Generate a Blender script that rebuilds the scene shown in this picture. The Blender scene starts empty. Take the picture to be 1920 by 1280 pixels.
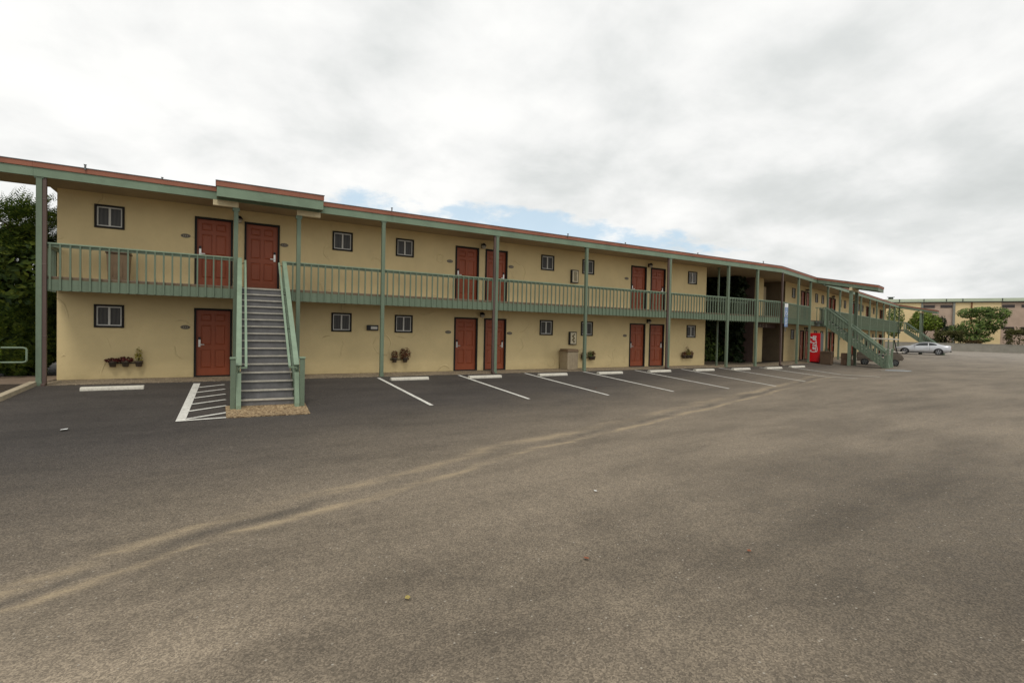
import bpy, bmesh, math, random
from math import radians, sin, cos, tan, pi, sqrt
from mathutils import Vector, Matrix
random.seed(7)
S = bpy.context.scene
COL = S.collection

# ------------------------------------------------------------------ camera
cam = bpy.data.cameras.new('camera')
cam.sensor_width = 36.0
cam.lens = 947.83 / 1920 * 36.0
cam.clip_start = 0.05
cam.clip_end = 6000
camo = bpy.data.objects.new('camera', cam)
COL.objects.link(camo)
Fv = Vector((0.50459384, 0.8631327, -0.01967219))
Rv = Vector((0.86331958, -0.50422933, 0.02078694))
Uv = Vector((-0.00802259, 0.02747235, 0.99959037))
CAM = Vector((1.31793745, -18.18730226, 1.58479828))
M = Matrix.Identity(4)
for i in range(3):
    M[i][0] = Rv[i]; M[i][1] = Uv[i]; M[i][2] = -Fv[i]; M[i][3] = CAM[i]
camo.matrix_world = M
S.camera = camo

# ------------------------------------------------------------------ world
W = bpy.data.worlds.new('World')
S.world = W
W.use_nodes = True
SUN_EL, SUN_AZ = radians(58), radians(200)      # azimuth measured from +Y towards +X


def N(nt, t, **kw):
    n = nt.nodes.new(t)
    for k, v in kw.items():
        if k == 'inp':
            for a, b in v.items():
                n.inputs[a].default_value = b
        else:
            setattr(n, k, v)
    return n


def L(nt, a, ao, b, bi):
    nt.links.new(a.outputs[ao], b.inputs[bi])


def ramp(nt, stops, interp='LINEAR'):
    r = nt.nodes.new('ShaderNodeValToRGB')
    r.color_ramp.interpolation = interp
    e = r.color_ramp.elements
    while len(e) > 1:
        e.remove(e[-1])
    e[0].position = stops[0][0]
    c = stops[0][1]
    e[0].color = (*c, 1) if not isinstance(c, (int, float)) else (c, c, c, 1)
    for p, c in stops[1:]:
        q = e.new(p)
        q.color = (*c, 1) if not isinstance(c, (int, float)) else (c, c, c, 1)
    return r


def math_n(nt, op, a, b=None, c=None, clamp=False):
    n = nt.nodes.new('ShaderNodeMath')
    n.operation = op
    n.use_clamp = clamp
    for i, v in enumerate((a, b, c)):
        if v is None:
            continue
        if isinstance(v, (int, float)):
            n.inputs[i].default_value = v
        else:
            nt.links.new(v, n.inputs[i])
    return n.outputs[0]


def build_world():
    nt = W.node_tree
    nt.nodes.clear()
    out = N(nt, 'ShaderNodeOutputWorld')
    sky = N(nt, 'ShaderNodeTexSky', sky_type='NISHITA')
    sky.sun_disc = False
    sky.sun_elevation = SUN_EL
    sky.sun_rotation = SUN_AZ
    bg1 = N(nt, 'ShaderNodeBackground', inp={'Strength': 0.12})
    L(nt, sky, 0, bg1, 0)
    tc = N(nt, 'ShaderNodeTexCoord')
    sep = N(nt, 'ShaderNodeSeparateXYZ')
    L(nt, tc, 'Generated', sep, 0)
    z = math_n(nt, 'ADD', math_n(nt, 'MAXIMUM', sep.outputs[2], 0.0), 0.30)
    px = math_n(nt, 'DIVIDE', sep.outputs[0], z)
    py = math_n(nt, 'DIVIDE', sep.outputs[1], z)
    cmb = N(nt, 'ShaderNodeCombineXYZ')
    nt.links.new(px, cmb.inputs[0]); nt.links.new(py, cmb.inputs[1])
    n1 = N(nt, 'ShaderNodeTexNoise', inp={'Scale': 2.6, 'Detail': 8.0, 'Roughness': 0.55, 'Distortion': 0.12})
    L(nt, cmb, 0, n1, 'Vector')
    n2 = N(nt, 'ShaderNodeTexNoise', inp={'Scale': 0.7, 'Detail': 2.0, 'Roughness': 0.5})
    mp = N(nt, 'ShaderNodeMapping', inp={'Location': (3.7, 1.3, 0.0)})
    L(nt, cmb, 0, mp, 0); L(nt, mp, 0, n2, 'Vector')
    v = math_n(nt, 'ADD', math_n(nt, 'MULTIPLY', n1.outputs[0], 0.62), math_n(nt, 'MULTIPLY', n2.outputs[0], 0.38))
    # brighter towards the left, where the sun stands behind the cloud deck
    bd = N(nt, 'ShaderNodeVectorMath', operation='DOT_PRODUCT')
    L(nt, tc, 'Generated', bd, 0)
    bd.inputs[1].default_value = Vector((-0.25, 0.82, 0.52)).normalized()
    glow = N(nt, 'ShaderNodeMapRange', inp={'From Min': 0.35, 'From Max': 1.0, 'To Min': -0.01, 'To Max': 0.11})
    L(nt, bd, 'Value', glow, 0)
    v2 = math_n(nt, 'ADD', v, glow.outputs[0])
    cr = ramp(nt, [(0.34, (.66, .685, .675)), (0.44, (.755, .775, .765)), (0.50, (.845, .857, .845)), (0.55, (.92, .925, .912)), (0.62, (1.0, 1.0, .98)), (0.8, (1.06, 1.06, 1.04))])
    nt.links.new(v2, cr.inputs[0])
    bg2 = N(nt, 'ShaderNodeBackground', inp={'Strength': 1.0})
    L(nt, cr, 0, bg2, 0)
    # a gap in the deck: blue patch low above the roofs
    norm = N(nt, 'ShaderNodeVectorMath', operation='NORMALIZE')
    L(nt, tc, 'Generated', norm, 0)
    az = math_n(nt, 'ARCTAN2', sep.outputs[0], sep.outputs[1])
    sp2 = N(nt, 'ShaderNodeSeparateXYZ'); L(nt, norm, 0, sp2, 0)
    el = math_n(nt, 'ARCSINE', sp2.outputs[2])
    # centre line of the gap tilts down to the right
    azc = math_n(nt, 'SUBTRACT', az, radians(32.0))
    ell = math_n(nt, 'ADD', math_n(nt, 'SUBTRACT', el, radians(11.1)), math_n(nt, 'MULTIPLY', azc, 0.12))
    a2 = math_n(nt, 'POWER', math_n(nt, 'ABSOLUTE', math_n(nt, 'DIVIDE', azc, radians(20.0))), 2.0)
    e2 = math_n(nt, 'POWER', math_n(nt, 'ABSOLUTE', math_n(nt, 'DIVIDE', ell, radians(2.5))), 2.0)
    r = math_n(nt, 'ADD', a2, e2)
    n3 = N(nt, 'ShaderNodeTexNoise', inp={'Scale': 4.2, 'Detail': 8.0, 'Roughness': 0.6})
    L(nt, cmb, 0, n3, 'Vector')
    rr = math_n(nt, 'ADD', r, math_n(nt, 'MULTIPLY', math_n(nt, 'SUBTRACT', n3.outputs[0], 0.5), 4.2))
    gap = N(nt, 'ShaderNodeMapRange', interpolation_type='SMOOTHSTEP', inp={'From Min': 0.2, 'From Max': 1.0, 'To Min': 0.8, 'To Max': 0.0})
    nt.links.new(rr, gap.inputs[0])
    bgb = N(nt, 'ShaderNodeBackground', inp={'Color': (.56, .75, .90, 1), 'Strength': 1.0})
    addb = N(nt, 'ShaderNodeMixShader', inp={0: 0.85})
    L(nt, bg1, 0, addb, 1); L(nt, bgb, 0, addb, 2)
    mix = N(nt, 'ShaderNodeMixShader')
    L(nt, gap, 0, mix, 0); L(nt, bg2, 0, mix, 1); L(nt, addb, 0, mix, 2)
    L(nt, mix, 0, out, 0)


build_world()
sun = bpy.data.lights.new('sun', 'SUN')
sun.energy = 1.3
sun.angle = radians(14)
sun.color = (1.0, 0.95, 0.87)
suno = bpy.data.objects.new('sun', sun)
COL.objects.link(suno)
sd = Vector((sin(SUN_AZ) * cos(SUN_EL), cos(SUN_AZ) * cos(SUN_EL), sin(SUN_EL)))
suno.rotation_euler = sd.to_track_quat('Z', 'Y').to_euler()
suno.location = (0, 0, 40)
S.view_settings.view_transform = 'Standard'
S.view_settings.look = 'None'
S.view_settings.gamma = 1
S.view_settings.exposure = 0.0

# ------------------------------------------------------------------ materials
MATS = {}


def mat(name, col, rough=0.7, metal=0.0, var=0.12, scale=6.0, bump=0.0, bscale=40.0, spec=0.4, dirt=0.0, streak=False):
    """plain painted or raw surface with blotchy variation, optional grain bump and dirt"""
    if name in MATS:
        return MATS[name]
    m = bpy.data.materials.new(name)
    m.use_nodes = True
    nt = m.node_tree
    b = nt.nodes['Principled BSDF']
    b.inputs['Roughness'].default_value = rough
    b.inputs['Metallic'].default_value = metal
    b.inputs['Specular IOR Level'].default_value = spec
    tc = N(nt, 'ShaderNodeTexCoord')
    no = N(nt, 'ShaderNodeTexNoise', inp={'Scale': scale, 'Detail': 5.0, 'Roughness': 0.6})
    src = tc
    if streak:
        mp = N(nt, 'ShaderNodeMapping', inp={'Scale': (1, 1, 0.12)})
        L(nt, tc, 'Object', mp, 0); L(nt, mp, 0, no, 'Vector')
    else:
        L(nt, tc, 'Object', no, 'Vector')
    c = Vector(col)
    lo = c * (1 - var * 1.6); hi = c * (1 + var * 1.2)
    r = ramp(nt, [(0.3, tuple(lo)), (0.7, tuple(hi))])
    L(nt, no, 0, r, 0)
    last = r
    if dirt > 0:
        n2 = N(nt, 'ShaderNodeTexNoise', inp={'Scale': scale * 3.1, 'Detail': 8.0, 'Roughness': 0.7})
        L(nt, tc, 'Object', n2, 'Vector')
        r2 = ramp(nt, [(0.5, 0.0), (0.72, dirt)])
        L(nt, n2, 0, r2, 0)
        mx = N(nt, 'ShaderNodeMix', data_type='RGBA')
        L(nt, r2, 0, mx, 0); L(nt, r, 0, mx, 6)
        mx.inputs[7].default_value = (c[0] * .35 + .02, c[1] * .33 + .015, c[2] * .3 + .01, 1)
        nt.links.new(mx.outputs[2], b.inputs['Base Color'])
    else:
        L(nt, r, 0, b, 'Base Color')
    if bump > 0:
        n3 = N(nt, 'ShaderNodeTexNoise', inp={'Scale': bscale, 'Detail': 6.0, 'Roughness': 0.6})
        L(nt, tc, 'Object', n3, 'Vector')
        bp = N(nt, 'ShaderNodeBump', inp={'Strength': bump, 'Distance': 0.02})
        L(nt, n3, 0, bp, 'Height'); L(nt, bp, 0, b, 'Normal')
    MATS[name] = m
    return m


def mat_stucco(name, col):
    m = bpy.data.materials.new(name)
    m.use_nodes = True
    nt = m.node_tree
    b = nt.nodes['Principled BSDF']
    b.inputs['Roughness'].default_value = 0.9
    b.inputs['Specular IOR Level'].default_value = 0.2
    tc = N(nt, 'ShaderNodeTexCoord')
    no = N(nt, 'ShaderNodeTexNoise', inp={'Scale': 0.7, 'Detail': 6.0, 'Roughness': 0.62})
    L(nt, tc, 'Object', no, 'Vector')
    c = Vector(col)
    r = ramp(nt, [(0.3, tuple(c * .9)), (0.7, tuple(c * 1.07))])
    L(nt, no, 0, r, 0)
    # splash dirt close to the floor, patchy
    sp = N(nt, 'ShaderNodeSeparateXYZ'); L(nt, tc, 'Object', sp, 0)
    dz = N(nt, 'ShaderNodeMapRange', inp={'From Min': 0.0, 'From Max': 0.35, 'To Min': 0.6, 'To Max': 0.0}); L(nt, sp, 2, dz, 0)
    nd = N(nt, 'ShaderNodeTexNoise', inp={'Scale': 5.0, 'Detail': 6.0, 'Roughness': 0.7}); L(nt, tc, 'Object', nd, 'Vector')
    dm = math_n(nt, 'MULTIPLY', dz.outputs[0], nd.outputs[0], clamp=True)
    mx = N(nt, 'ShaderNodeMix', data_type='RGBA'); nt.links.new(dm, mx.inputs[0]); L(nt, r, 0, mx, 6)
    mx.inputs[7].default_value = (c[0] * .5, c[1] * .48, c[2] * .45, 1)
    nt.links.new(mx.outputs[2], b.inputs['Base Color'])
    # trowel arcs: thin rings cut by noise
    dis = N(nt, 'ShaderNodeTexNoise', inp={'Scale': 0.9, 'Detail': 2.0}); L(nt, tc, 'Object', dis, 'Vector')
    mv = N(nt, 'ShaderNodeMix', data_type='RGBA', blend_type='LINEAR_LIGHT'); mv.inputs[0].default_value = 0.35
    L(nt, tc, 'Object', mv, 6); L(nt, dis, 1, mv, 7)
    vo = N(nt, 'ShaderNodeTexVoronoi', feature='F1', inp={'Scale': 0.85}); nt.links.new(mv.outputs[2], vo.inputs['Vector'])
    ring = math_n(nt, 'ABSOLUTE', math_n(nt, 'SUBTRACT', vo.outputs['Distance'], 0.42))
    rg = N(nt, 'ShaderNodeMapRange', inp={'From Min': 0.0, 'From Max': 0.022, 'To Min': 1.0, 'To Max': 0.0}); nt.links.new(ring, rg.inputs[0])
    cut = ramp(nt, [(0.52, 0.0), (0.58, 1.0)]); L(nt, nd, 0, cut, 0)
    n4 = N(nt, 'ShaderNodeTexNoise', inp={'Scale': 1.3, 'Detail': 1.0}); L(nt, tc, 'Object', n4, 'Vector')
    cut2 = ramp(nt, [(0.5, 0.0), (0.56, 1.0)]); L(nt, n4, 0, cut2, 0)
    arcs = math_n(nt, 'MULTIPLY', rg.outputs[0], cut2.outputs[0])
    gr = N(nt, 'ShaderNodeTexNoise', inp={'Scale': 38.0, 'Detail': 5.0, 'Roughness': 0.65}); L(nt, tc, 'Object', gr, 'Vector')
    lum = N(nt, 'ShaderNodeTexNoise', inp={'Scale': 3.0, 'Detail': 3.0}); L(nt, tc, 'Object', lum, 'Vector')
    h = math_n(nt, 'ADD', math_n(nt, 'ADD', math_n(nt, 'MULTIPLY', gr.outputs[0], 0.25), math_n(nt, 'MULTIPLY', lum.outputs[0], 0.8)), math_n(nt, 'MULTIPLY', arcs, 1.1))
    bp = N(nt, 'ShaderNodeBump', inp={'Strength': 0.55, 'Distance': 0.03}); nt.links.new(h, bp.inputs['Height']); L(nt, bp, 0, b, 'Normal')
    MATS[name] = m
    return m


def mat_asphalt():
    m = bpy.data.materials.new('asphalt')
    m.use_nodes = True
    nt = m.node_tree
    b = nt.nodes['Principled BSDF']
    b.inputs['Specular IOR Level'].default_value = 0.35
    b.inputs['Roughness'].default_value = 0.86
    tc = N(nt, 'ShaderNodeTexCoord')
    sp = N(nt, 'ShaderNodeSeparateXYZ'); L(nt, tc, 'Object', sp, 0)
    X, Y = sp.outputs[0], sp.outputs[1]

    def noise(scale, detail=5.0, rough=0.6, vec=None, stretch=None):
        n = N(nt, 'ShaderNodeTexNoise', inp={'Scale': scale, 'Detail': detail, 'Roughness': rough})
        if stretch:
            mp = N(nt, 'ShaderNodeMapping', inp={'Scale': stretch[:3], 'Rotation': (0, 0, stretch[3])})
            L(nt, tc, 'Object', mp, 0); L(nt, mp, 0, n, 'Vector')
        else:
            L(nt, tc, 'Object', n, 'Vector')
        return n.outputs[0]
    # swale line y(x)
    fc = N(nt, 'ShaderNodeFloatCurve')
    cv = fc.mapping.curves[0]
    fc.mapping.use_clip = False
    pts = [(-30, -20.5), (-3, -13.7), (-.14, -12.72), (1.35, -12.0), (3.12, -11.5), (5.8, -10.55), (9.9, -9.5), (18.1, -7.4), (24.6, -5.5), (30, -4.6), (70, -4.0)]
    nx = lambda x: (x + 30) / 100.0
    ny = lambda y: (y + 25) / 25.0
    cv.points[0].location = (nx(pts[0][0]), ny(pts[0][1]))
    cv.points[1].location = (nx(pts[-1][0]), ny(pts[-1][1]))
    for x, y in pts[1:-1]:
        cv.points.new(nx(x), ny(y))
    for p in cv.points:
        p.handle_type = 'VECTOR'
    fc.mapping.update()
    xn = math_n(nt, 'DIVIDE', math_n(nt, 'ADD', X, 30.0), 100.0, clamp=True)
    nt.links.new(xn, fc.inputs['Value'])
    ys = math_n(nt, 'SUBTRACT', math_n(nt, 'MULTIPLY', fc.outputs[0], 25.0), 25.0)
    wob = math_n(nt, 'MULTIPLY', math_n(nt, 'SUBTRACT', noise(0.55, 3), 0.5), 0.7)
    q = math_n(nt, 'ADD', math_n(nt, 'SUBTRACT', Y, ys), wob)          # + towards the building
    # aggregate
    big = noise(0.22, 6, 0.6)
    med = noise(0.9, 6, 0.62, stretch=(0.45, 1.4, 1, radians(-17)))
    fine = noise(7.0, 6, 0.7)
    vo = N(nt, 'ShaderNodeTexVoronoi', feature='F1', inp={'Scale': 95.0}); L(nt, tc, 'Object', vo, 'Vector')
    spk = ramp(nt, [(0.0, 0.35), (0.5, 0.9), (1.0, 1.75)])
    sv = N(nt, 'ShaderNodeSeparateColor'); L(nt, vo, 'Color', sv, 0); L(nt, sv, 0, spk, 0)
    vo2 = N(nt, 'ShaderNodeTexVoronoi', feature='F1', inp={'Scale': 26.0}); L(nt, tc, 'Object', vo2, 'Vector')
    sv2 = N(nt, 'ShaderNodeSeparateColor'); L(nt, vo2, 'Color', sv2, 0)
    # worn factor: 0 = sealed dark stalls, 1 = worn brown lot
    w0 = N(nt, 'ShaderNodeMapRange', interpolation_type='SMOOTHSTEP', inp={'From Min': -1.0, 'From Max': 5.3, 'To Min': 1.0, 'To Max': 0.0})
    qq = math_n(nt, 'ADD', q, math_n(nt, 'MULTIPLY', math_n(nt, 'SUBTRACT', big, 0.5), 5.5))
    nt.links.new(qq, w0.inputs[0])
    far = N(nt, 'ShaderNodeMapRange', interpolation_type='SMOOTHSTEP', inp={'From Min': 26.0, 'From Max': 44.0, 'To Min': 0.0, 'To Max': 1.0}); nt.links.new(X, far.inputs[0])
    worn = math_n(nt, 'MAXIMUM', w0.outputs[0], far.outputs[0])
    c1 = N(nt, 'ShaderNodeMix', data_type='RGBA')
    nt.links.new(worn, c1.inputs[0])
    c1.inputs[6].default_value = (.058, .049, .042, 1)
    c1.inputs[7].default_value = (.188, .152, .110, 1)
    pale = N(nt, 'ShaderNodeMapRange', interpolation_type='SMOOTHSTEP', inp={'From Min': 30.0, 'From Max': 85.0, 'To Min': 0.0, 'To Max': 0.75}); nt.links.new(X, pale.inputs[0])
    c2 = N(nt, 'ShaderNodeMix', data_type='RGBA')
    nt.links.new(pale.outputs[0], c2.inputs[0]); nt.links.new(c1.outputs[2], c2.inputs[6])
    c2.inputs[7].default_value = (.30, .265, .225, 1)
    # patches
    pm = ramp(nt, [(0.36, 0.80), (0.5, 1.0), (0.64, 1.12)]); nt.links.new(med, pm.inputs[0])
    pb = ramp(nt, [(0.32, 0.78), (0.5, 1.0), (0.7, 1.12)]); nt.links.new(big, pb.inputs[0])
    pf = ramp(nt, [(0.3, 0.84), (0.7, 1.14)]); nt.links.new(fine, pf.inputs[0])
    k = math_n(nt, 'MULTIPLY', math_n(nt, 'MULTIPLY', pm.outputs[0], pb.outputs[0]), pf.outputs[0])
    ks = math_n(nt, 'MULTIPLY', k, math_n(nt, 'ADD', math_n(nt, 'MULTIPLY', spk.outputs[0], 0.62), 0.38))
    c3 = N(nt, 'ShaderNodeVectorMath', operation='SCALE')
    nt.links.new(c2.outputs[2], c3.inputs[0]); nt.links.new(ks, c3.inputs['Scale'])
    # a darker patch in the right foreground
    dx = math_n(nt, 'DIVIDE', math_n(nt, 'SUBTRACT', X, 8.3), 4.0); dy = math_n(nt, 'DIVIDE', math_n(nt, 'ADD', Y, 16.2), 2.9)
    rr = math_n(nt, 'SQRT', math_n(nt, 'ADD', math_n(nt, 'MULTIPLY', dx, dx), math_n(nt, 'MULTIPLY', dy, dy)))
    rr = math_n(nt, 'ADD', rr, math_n(nt, 'MULTIPLY', math_n(nt, 'SUBTRACT', noise(0.7, 5), 0.5), 1.3))
    old = N(nt, 'ShaderNodeMapRange', interpolation_type='SMOOTHSTEP', inp={'From Min': 0.45, 'From Max': 1.25, 'To Min': 0.66, 'To Max': 1.0}); nt.links.new(rr, old.inputs[0])  # colour factor of the darker patch
    cO = N(nt, 'ShaderNodeVectorMath', operation='SCALE'); nt.links.new(c3.outputs[0], cO.inputs[0]); nt.links.new(old.outputs[0], cO.inputs['Scale'])
    # low left corner lightened: veiling glare put into the asphalt colour
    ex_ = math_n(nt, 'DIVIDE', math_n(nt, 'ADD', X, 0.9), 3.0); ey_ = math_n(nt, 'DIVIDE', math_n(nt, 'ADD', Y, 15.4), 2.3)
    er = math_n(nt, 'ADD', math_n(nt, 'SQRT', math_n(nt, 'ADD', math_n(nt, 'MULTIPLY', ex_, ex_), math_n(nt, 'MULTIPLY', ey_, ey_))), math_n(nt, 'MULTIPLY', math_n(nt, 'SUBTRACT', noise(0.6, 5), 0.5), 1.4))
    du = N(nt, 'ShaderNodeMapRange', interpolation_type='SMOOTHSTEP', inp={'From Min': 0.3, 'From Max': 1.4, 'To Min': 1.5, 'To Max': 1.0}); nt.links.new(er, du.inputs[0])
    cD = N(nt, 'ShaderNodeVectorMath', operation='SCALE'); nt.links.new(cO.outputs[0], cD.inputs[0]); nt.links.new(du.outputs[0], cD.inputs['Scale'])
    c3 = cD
    # pale pebbles here and there
    peb = ramp(nt, [(0.93, 0.0), (0.95, 0.9)]); L(nt, sv2, 1, peb, 0)
    pd = N(nt, 'ShaderNodeMapRange', inp={'From Min': 0.18, 'From Max': 0.24, 'To Min': 1.0, 'To Max': 0.0}); L(nt, vo2, 'Distance', pd, 0)
    pmsk = math_n(nt, 'MULTIPLY', math_n(nt, 'MULTIPLY', peb.outputs[0], pd.outputs[0]), worn)
    c4 = N(nt, 'ShaderNodeMix', data_type='RGBA')
    nt.links.new(pmsk, c4.inputs[0]); nt.links.new(c3.outputs[0], c4.inputs[6]); c4.inputs[7].default_value = (.38, .34, .28, 1)
    # sandy silt on both lips of the swale, dark damp bottom
    lip_n = noise(1.6, 6, 0.7, stretch=(0.35, 1.6, 1, radians(-17)))
    dens = N(nt, 'ShaderNodeMapRange', inp={'From Min': 0.44, 'From Max': 0.58, 'To Min': 0.0, 'To Max': 1.0}); nt.links.new(lip_n, dens.inputs[0])

    def band(center, width):
        d = math_n(nt, 'ABSOLUTE', math_n(nt, 'SUBTRACT', q, center))
        mr = N(nt, 'ShaderNodeMapRange', interpolation_type='SMOOTHSTEP', inp={'From Min': 0.0, 'From Max': width, 'To Min': 1.0, 'To Max': 0.0})
        nt.links.new(d, mr.inputs[0])
        return mr.outputs[0]
    off = math_n(nt, 'MULTIPLY', xn, 0.0)
    lips = math_n(nt, 'MAXIMUM', band(-0.18, 0.17), math_n(nt, 'MULTIPLY', band(0.36, 0.24), 0.7))
    xr = N(nt, 'ShaderNodeMapRange', interpolation_type='SMOOTHSTEP', inp={'From Min': 24.0, 'From Max': 27.0, 'To Min': 1.0, 'To Max': 0.0}); nt.links.new(X, xr.inputs[0])
    sand = math_n(nt, 'MULTIPLY', math_n(nt, 'MULTIPLY', lips, math_n(nt, 'ADD', math_n(nt, 'MULTIPLY', dens.outputs[0], 0.8), 0.14)), xr.outputs[0])
    c5 = N(nt, 'ShaderNodeMix', data_type='RGBA')
    nt.links.new(sand, c5.inputs[0]); nt.links.new(c4.outputs[2], c5.inputs[6])
    sc = N(nt, 'ShaderNodeVectorMath', operation='SCALE'); sc.inputs[0].default_value = (.34, .265, .17)
    nt.links.new(math_n(nt, 'ADD', math_n(nt, 'MULTIPLY', spk.outputs[0], 0.25), 0.75), sc.inputs['Scale'])
    nt.links.new(sc.outputs[0], c5.inputs[7])
    damp_n = noise(0.5, 4, 0.6)
    dm = N(nt, 'ShaderNodeMapRange', interpolation_type='SMOOTHSTEP', inp={'From Min': 0.47, 'From Max': 0.56, 'To Min': 0.0, 'To Max': 0.4}); nt.links.new(damp_n, dm.inputs[0])
    damp = math_n(nt, 'MULTIPLY', math_n(nt, 'MULTIPLY', band(0.07, 0.13), dm.outputs[0]), xr.outputs[0])
    c6 = N(nt, 'ShaderNodeMix', data_type='RGBA')
    nt.links.new(damp, c6.inputs[0]); nt.links.new(c5.outputs[2], c6.inputs[6]); c6.inputs[7].default_value = (.045, .04, .035, 1)
    # hairline cracks
    crv = N(nt, 'ShaderNodeTexVoronoi', feature='DISTANCE_TO_EDGE', inp={'Scale': 0.16})
    mvv = N(nt, 'ShaderNodeMix', data_type='RGBA', blend_type='LINEAR_LIGHT'); mvv.inputs[0].default_value = 0.5
    nn = N(nt, 'ShaderNodeTexNoise', inp={'Scale': 0.8, 'Detail': 6.0, 'Roughness': 0.7}); L(nt, tc, 'Object', nn, 'Vector')
    L(nt, tc, 'Object', mvv, 6); L(nt, nn, 1, mvv, 7); nt.links.new(mvv.outputs[2], crv.inputs['Vector'])
    ce = N(nt, 'ShaderNodeMapRange', inp={'From Min': 0.0, 'From Max': 0.0022, 'To Min': 0.55, 'To Max': 0.0}); L(nt, crv, 'Distance', ce, 0)
    cm = ramp(nt, [(0.52, 0.0), (0.6, 1.0)]); nt.links.new(big, cm.inputs[0])
    c7 = N(nt, 'ShaderNodeMix', data_type='RGBA')
    nt.links.new(math_n(nt, 'MULTIPLY', ce.outputs[0], cm.outputs[0]), c7.inputs[0]); nt.links.new(c6.outputs[2], c7.inputs[6]); c7.inputs[7].default_value = (.025, .023, .02, 1)
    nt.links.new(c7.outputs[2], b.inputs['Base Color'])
    rg = N(nt, 'ShaderNodeMapRange', inp={'From Min': 0.3, 'From Max': 0.7, 'To Min': 0.74, 'To Max': 0.95}); nt.links.new(fine, rg.inputs[0])
    nt.links.new(rg.outputs[0], b.inputs['Roughness'])
    hh = math_n(nt, 'ADD', math_n(nt, 'MULTIPLY', vo.outputs['Distance'], 0.5), math_n(nt, 'MULTIPLY', fine, 0.6))
    bp = N(nt, 'ShaderNodeBump', inp={'Strength': 0.5, 'Distance': 0.012}); nt.links.new(hh, bp.inputs['Height']); L(nt, bp, 0, b, 'Normal')
    return m


def mat_pebble(name, a, b_, c_, scale=55.0):
    m = bpy.data.materials.new(name)
    m.use_nodes = True
    nt = m.node_tree
    b = nt.nodes['Principled BSDF']
    b.inputs['Roughness'].default_value = 0.85
    tc = N(nt, 'ShaderNodeTexCoord')
    vo = N(nt, 'ShaderNodeTexVoronoi', inp={'Scale': scale}); L(nt, tc, 'Object', vo, 'Vector')
    sv = N(nt, 'ShaderNodeSeparateColor'); L(nt, vo, 'Color', sv, 0)
    r = ramp(nt, [(0.0, a), (0.45, b_), (0.85, c_), (1.0, tuple(min(1, x * 1.5) for x in c_))]); L(nt, sv, 0, r, 0)
    no = N(nt, 'ShaderNodeTexNoise', inp={'Scale': 1.5, 'Detail': 6.0}); L(nt, tc, 'Object', no, 'Vector')
    r2 = ramp(nt, [(0.3, 0.7), (0.7, 1.15)]); L(nt, no, 0, r2, 0)
    sc = N(nt, 'ShaderNodeVectorMath', operation='MULTIPLY'); L(nt, r, 0, sc, 0); L(nt, r2, 0, sc, 1)
    L(nt, sc, 0, b, 'Base Color')
    bp = N(nt, 'ShaderNodeBump', inp={'Strength': 0.6, 'Distance': 0.01}); L(nt, vo, 'Distance', bp, 'Height'); L(nt, bp, 0, b, 'Normal')
    MATS[name] = m
    return m


def mat_leaf(name, cols, rough=0.6, trans=0.25):
    m = bpy.data.materials.new(name)
    m.use_nodes = True
    nt = m.node_tree
    b = nt.nodes['Principled BSDF']
    b.inputs['Roughness'].default_value = rough
    b.inputs['Specular IOR Level'].default_value = 0.25
    g = N(nt, 'ShaderNodeNewGeometry')
    n = len(cols)
    r = ramp(nt, [(i / max(1, n - 1), c) for i, c in enumerate(cols)])
    L(nt, g, 'Random Per Island', r, 0)
    tc = N(nt, 'ShaderNodeTexCoord')
    no = N(nt, 'ShaderNodeTexNoise', inp={'Scale': 0.9, 'Detail': 3.0}); L(nt, tc, 'Object', no, 'Vector')
    r2 = ramp(nt, [(0.35, 0.65), (0.65, 1.3)]); L(nt, no, 0, r2, 0)
    sc = N(nt, 'ShaderNodeVectorMath', operation='MULTIPLY'); L(nt, r, 0, sc, 0); L(nt, r2, 0, sc, 1)
    L(nt, sc, 0, b, 'Base Color')
    tr = N(nt, 'ShaderNodeBsdfTranslucent'); L(nt, sc, 0, tr, 0)
    mx = N(nt, 'ShaderNodeMixShader', inp={0: trans})
    L(nt, b, 0, mx, 1); L(nt, tr, 0, mx, 2)
    L(nt, mx, 0, nt.nodes['Material Output'], 0)
    MATS[name] = m
    return m


def mat_glass(name, col, rough=0.08):
    m = bpy.data.materials.new(name)
    m.use_nodes = True
    nt = m.node_tree
    b = nt.nodes['Principled BSDF']
    b.inputs['Roughness'].default_value = rough
    b.inputs['Specular IOR Level'].default_value = 0.4
    tc = N(nt, 'ShaderNodeTexCoord')
    wv = N(nt, 'ShaderNodeTexWave', wave_type='BANDS', bands_direction='X', inp={'Scale': 3.2, 'Distortion': 2.5, 'Detail': 2.0})
    L(nt, tc, 'Object', wv, 'Vector')
    c = Vector(col)
    r = ramp(nt, [(0.2, tuple(c * .75)), (0.8, tuple(c * 1.25))]); L(nt, wv, 0, r, 0); L(nt, r, 0, b, 'Base Color')
    MATS[name] = m
    return m


STUCCO = mat_stucco('cream_stucco', (.735, .587, .318))
GREEN = mat('green_trim_paint', (.152, .20, .136), rough=0.55, var=0.10, scale=3.0, dirt=0.25, streak=True)
FASC = mat('pale_green_fascia_paint', (.19, .262, .178), rough=0.55, var=0.10, scale=1.5, dirt=0.2)  # trim green made paler: brighter light on the roof fascia, put into its colour
GREEN_L = mat('green_rail_paint', (.215, .29, .20), rough=0.5, var=0.10, scale=3.0, dirt=0.2)  # lighter green stands in for sky light on the caps; handrails share it
RUST = mat('rust_red_roof_edge', (.31, .118, .07), rough=0.65, var=0.14, scale=1.5)
CAPM = mat('grey_metal_drip_edge', (.16, .17, .17), rough=0.5)
ROOFM = mat('roof_gravel', (.33, .31, .28), rough=0.95, scale=20, bump=0.4)
SOFFIT = mat('tan_soffit_paint', (.38, .30, .19), rough=0.8, var=0.07, scale=1.0)
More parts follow.
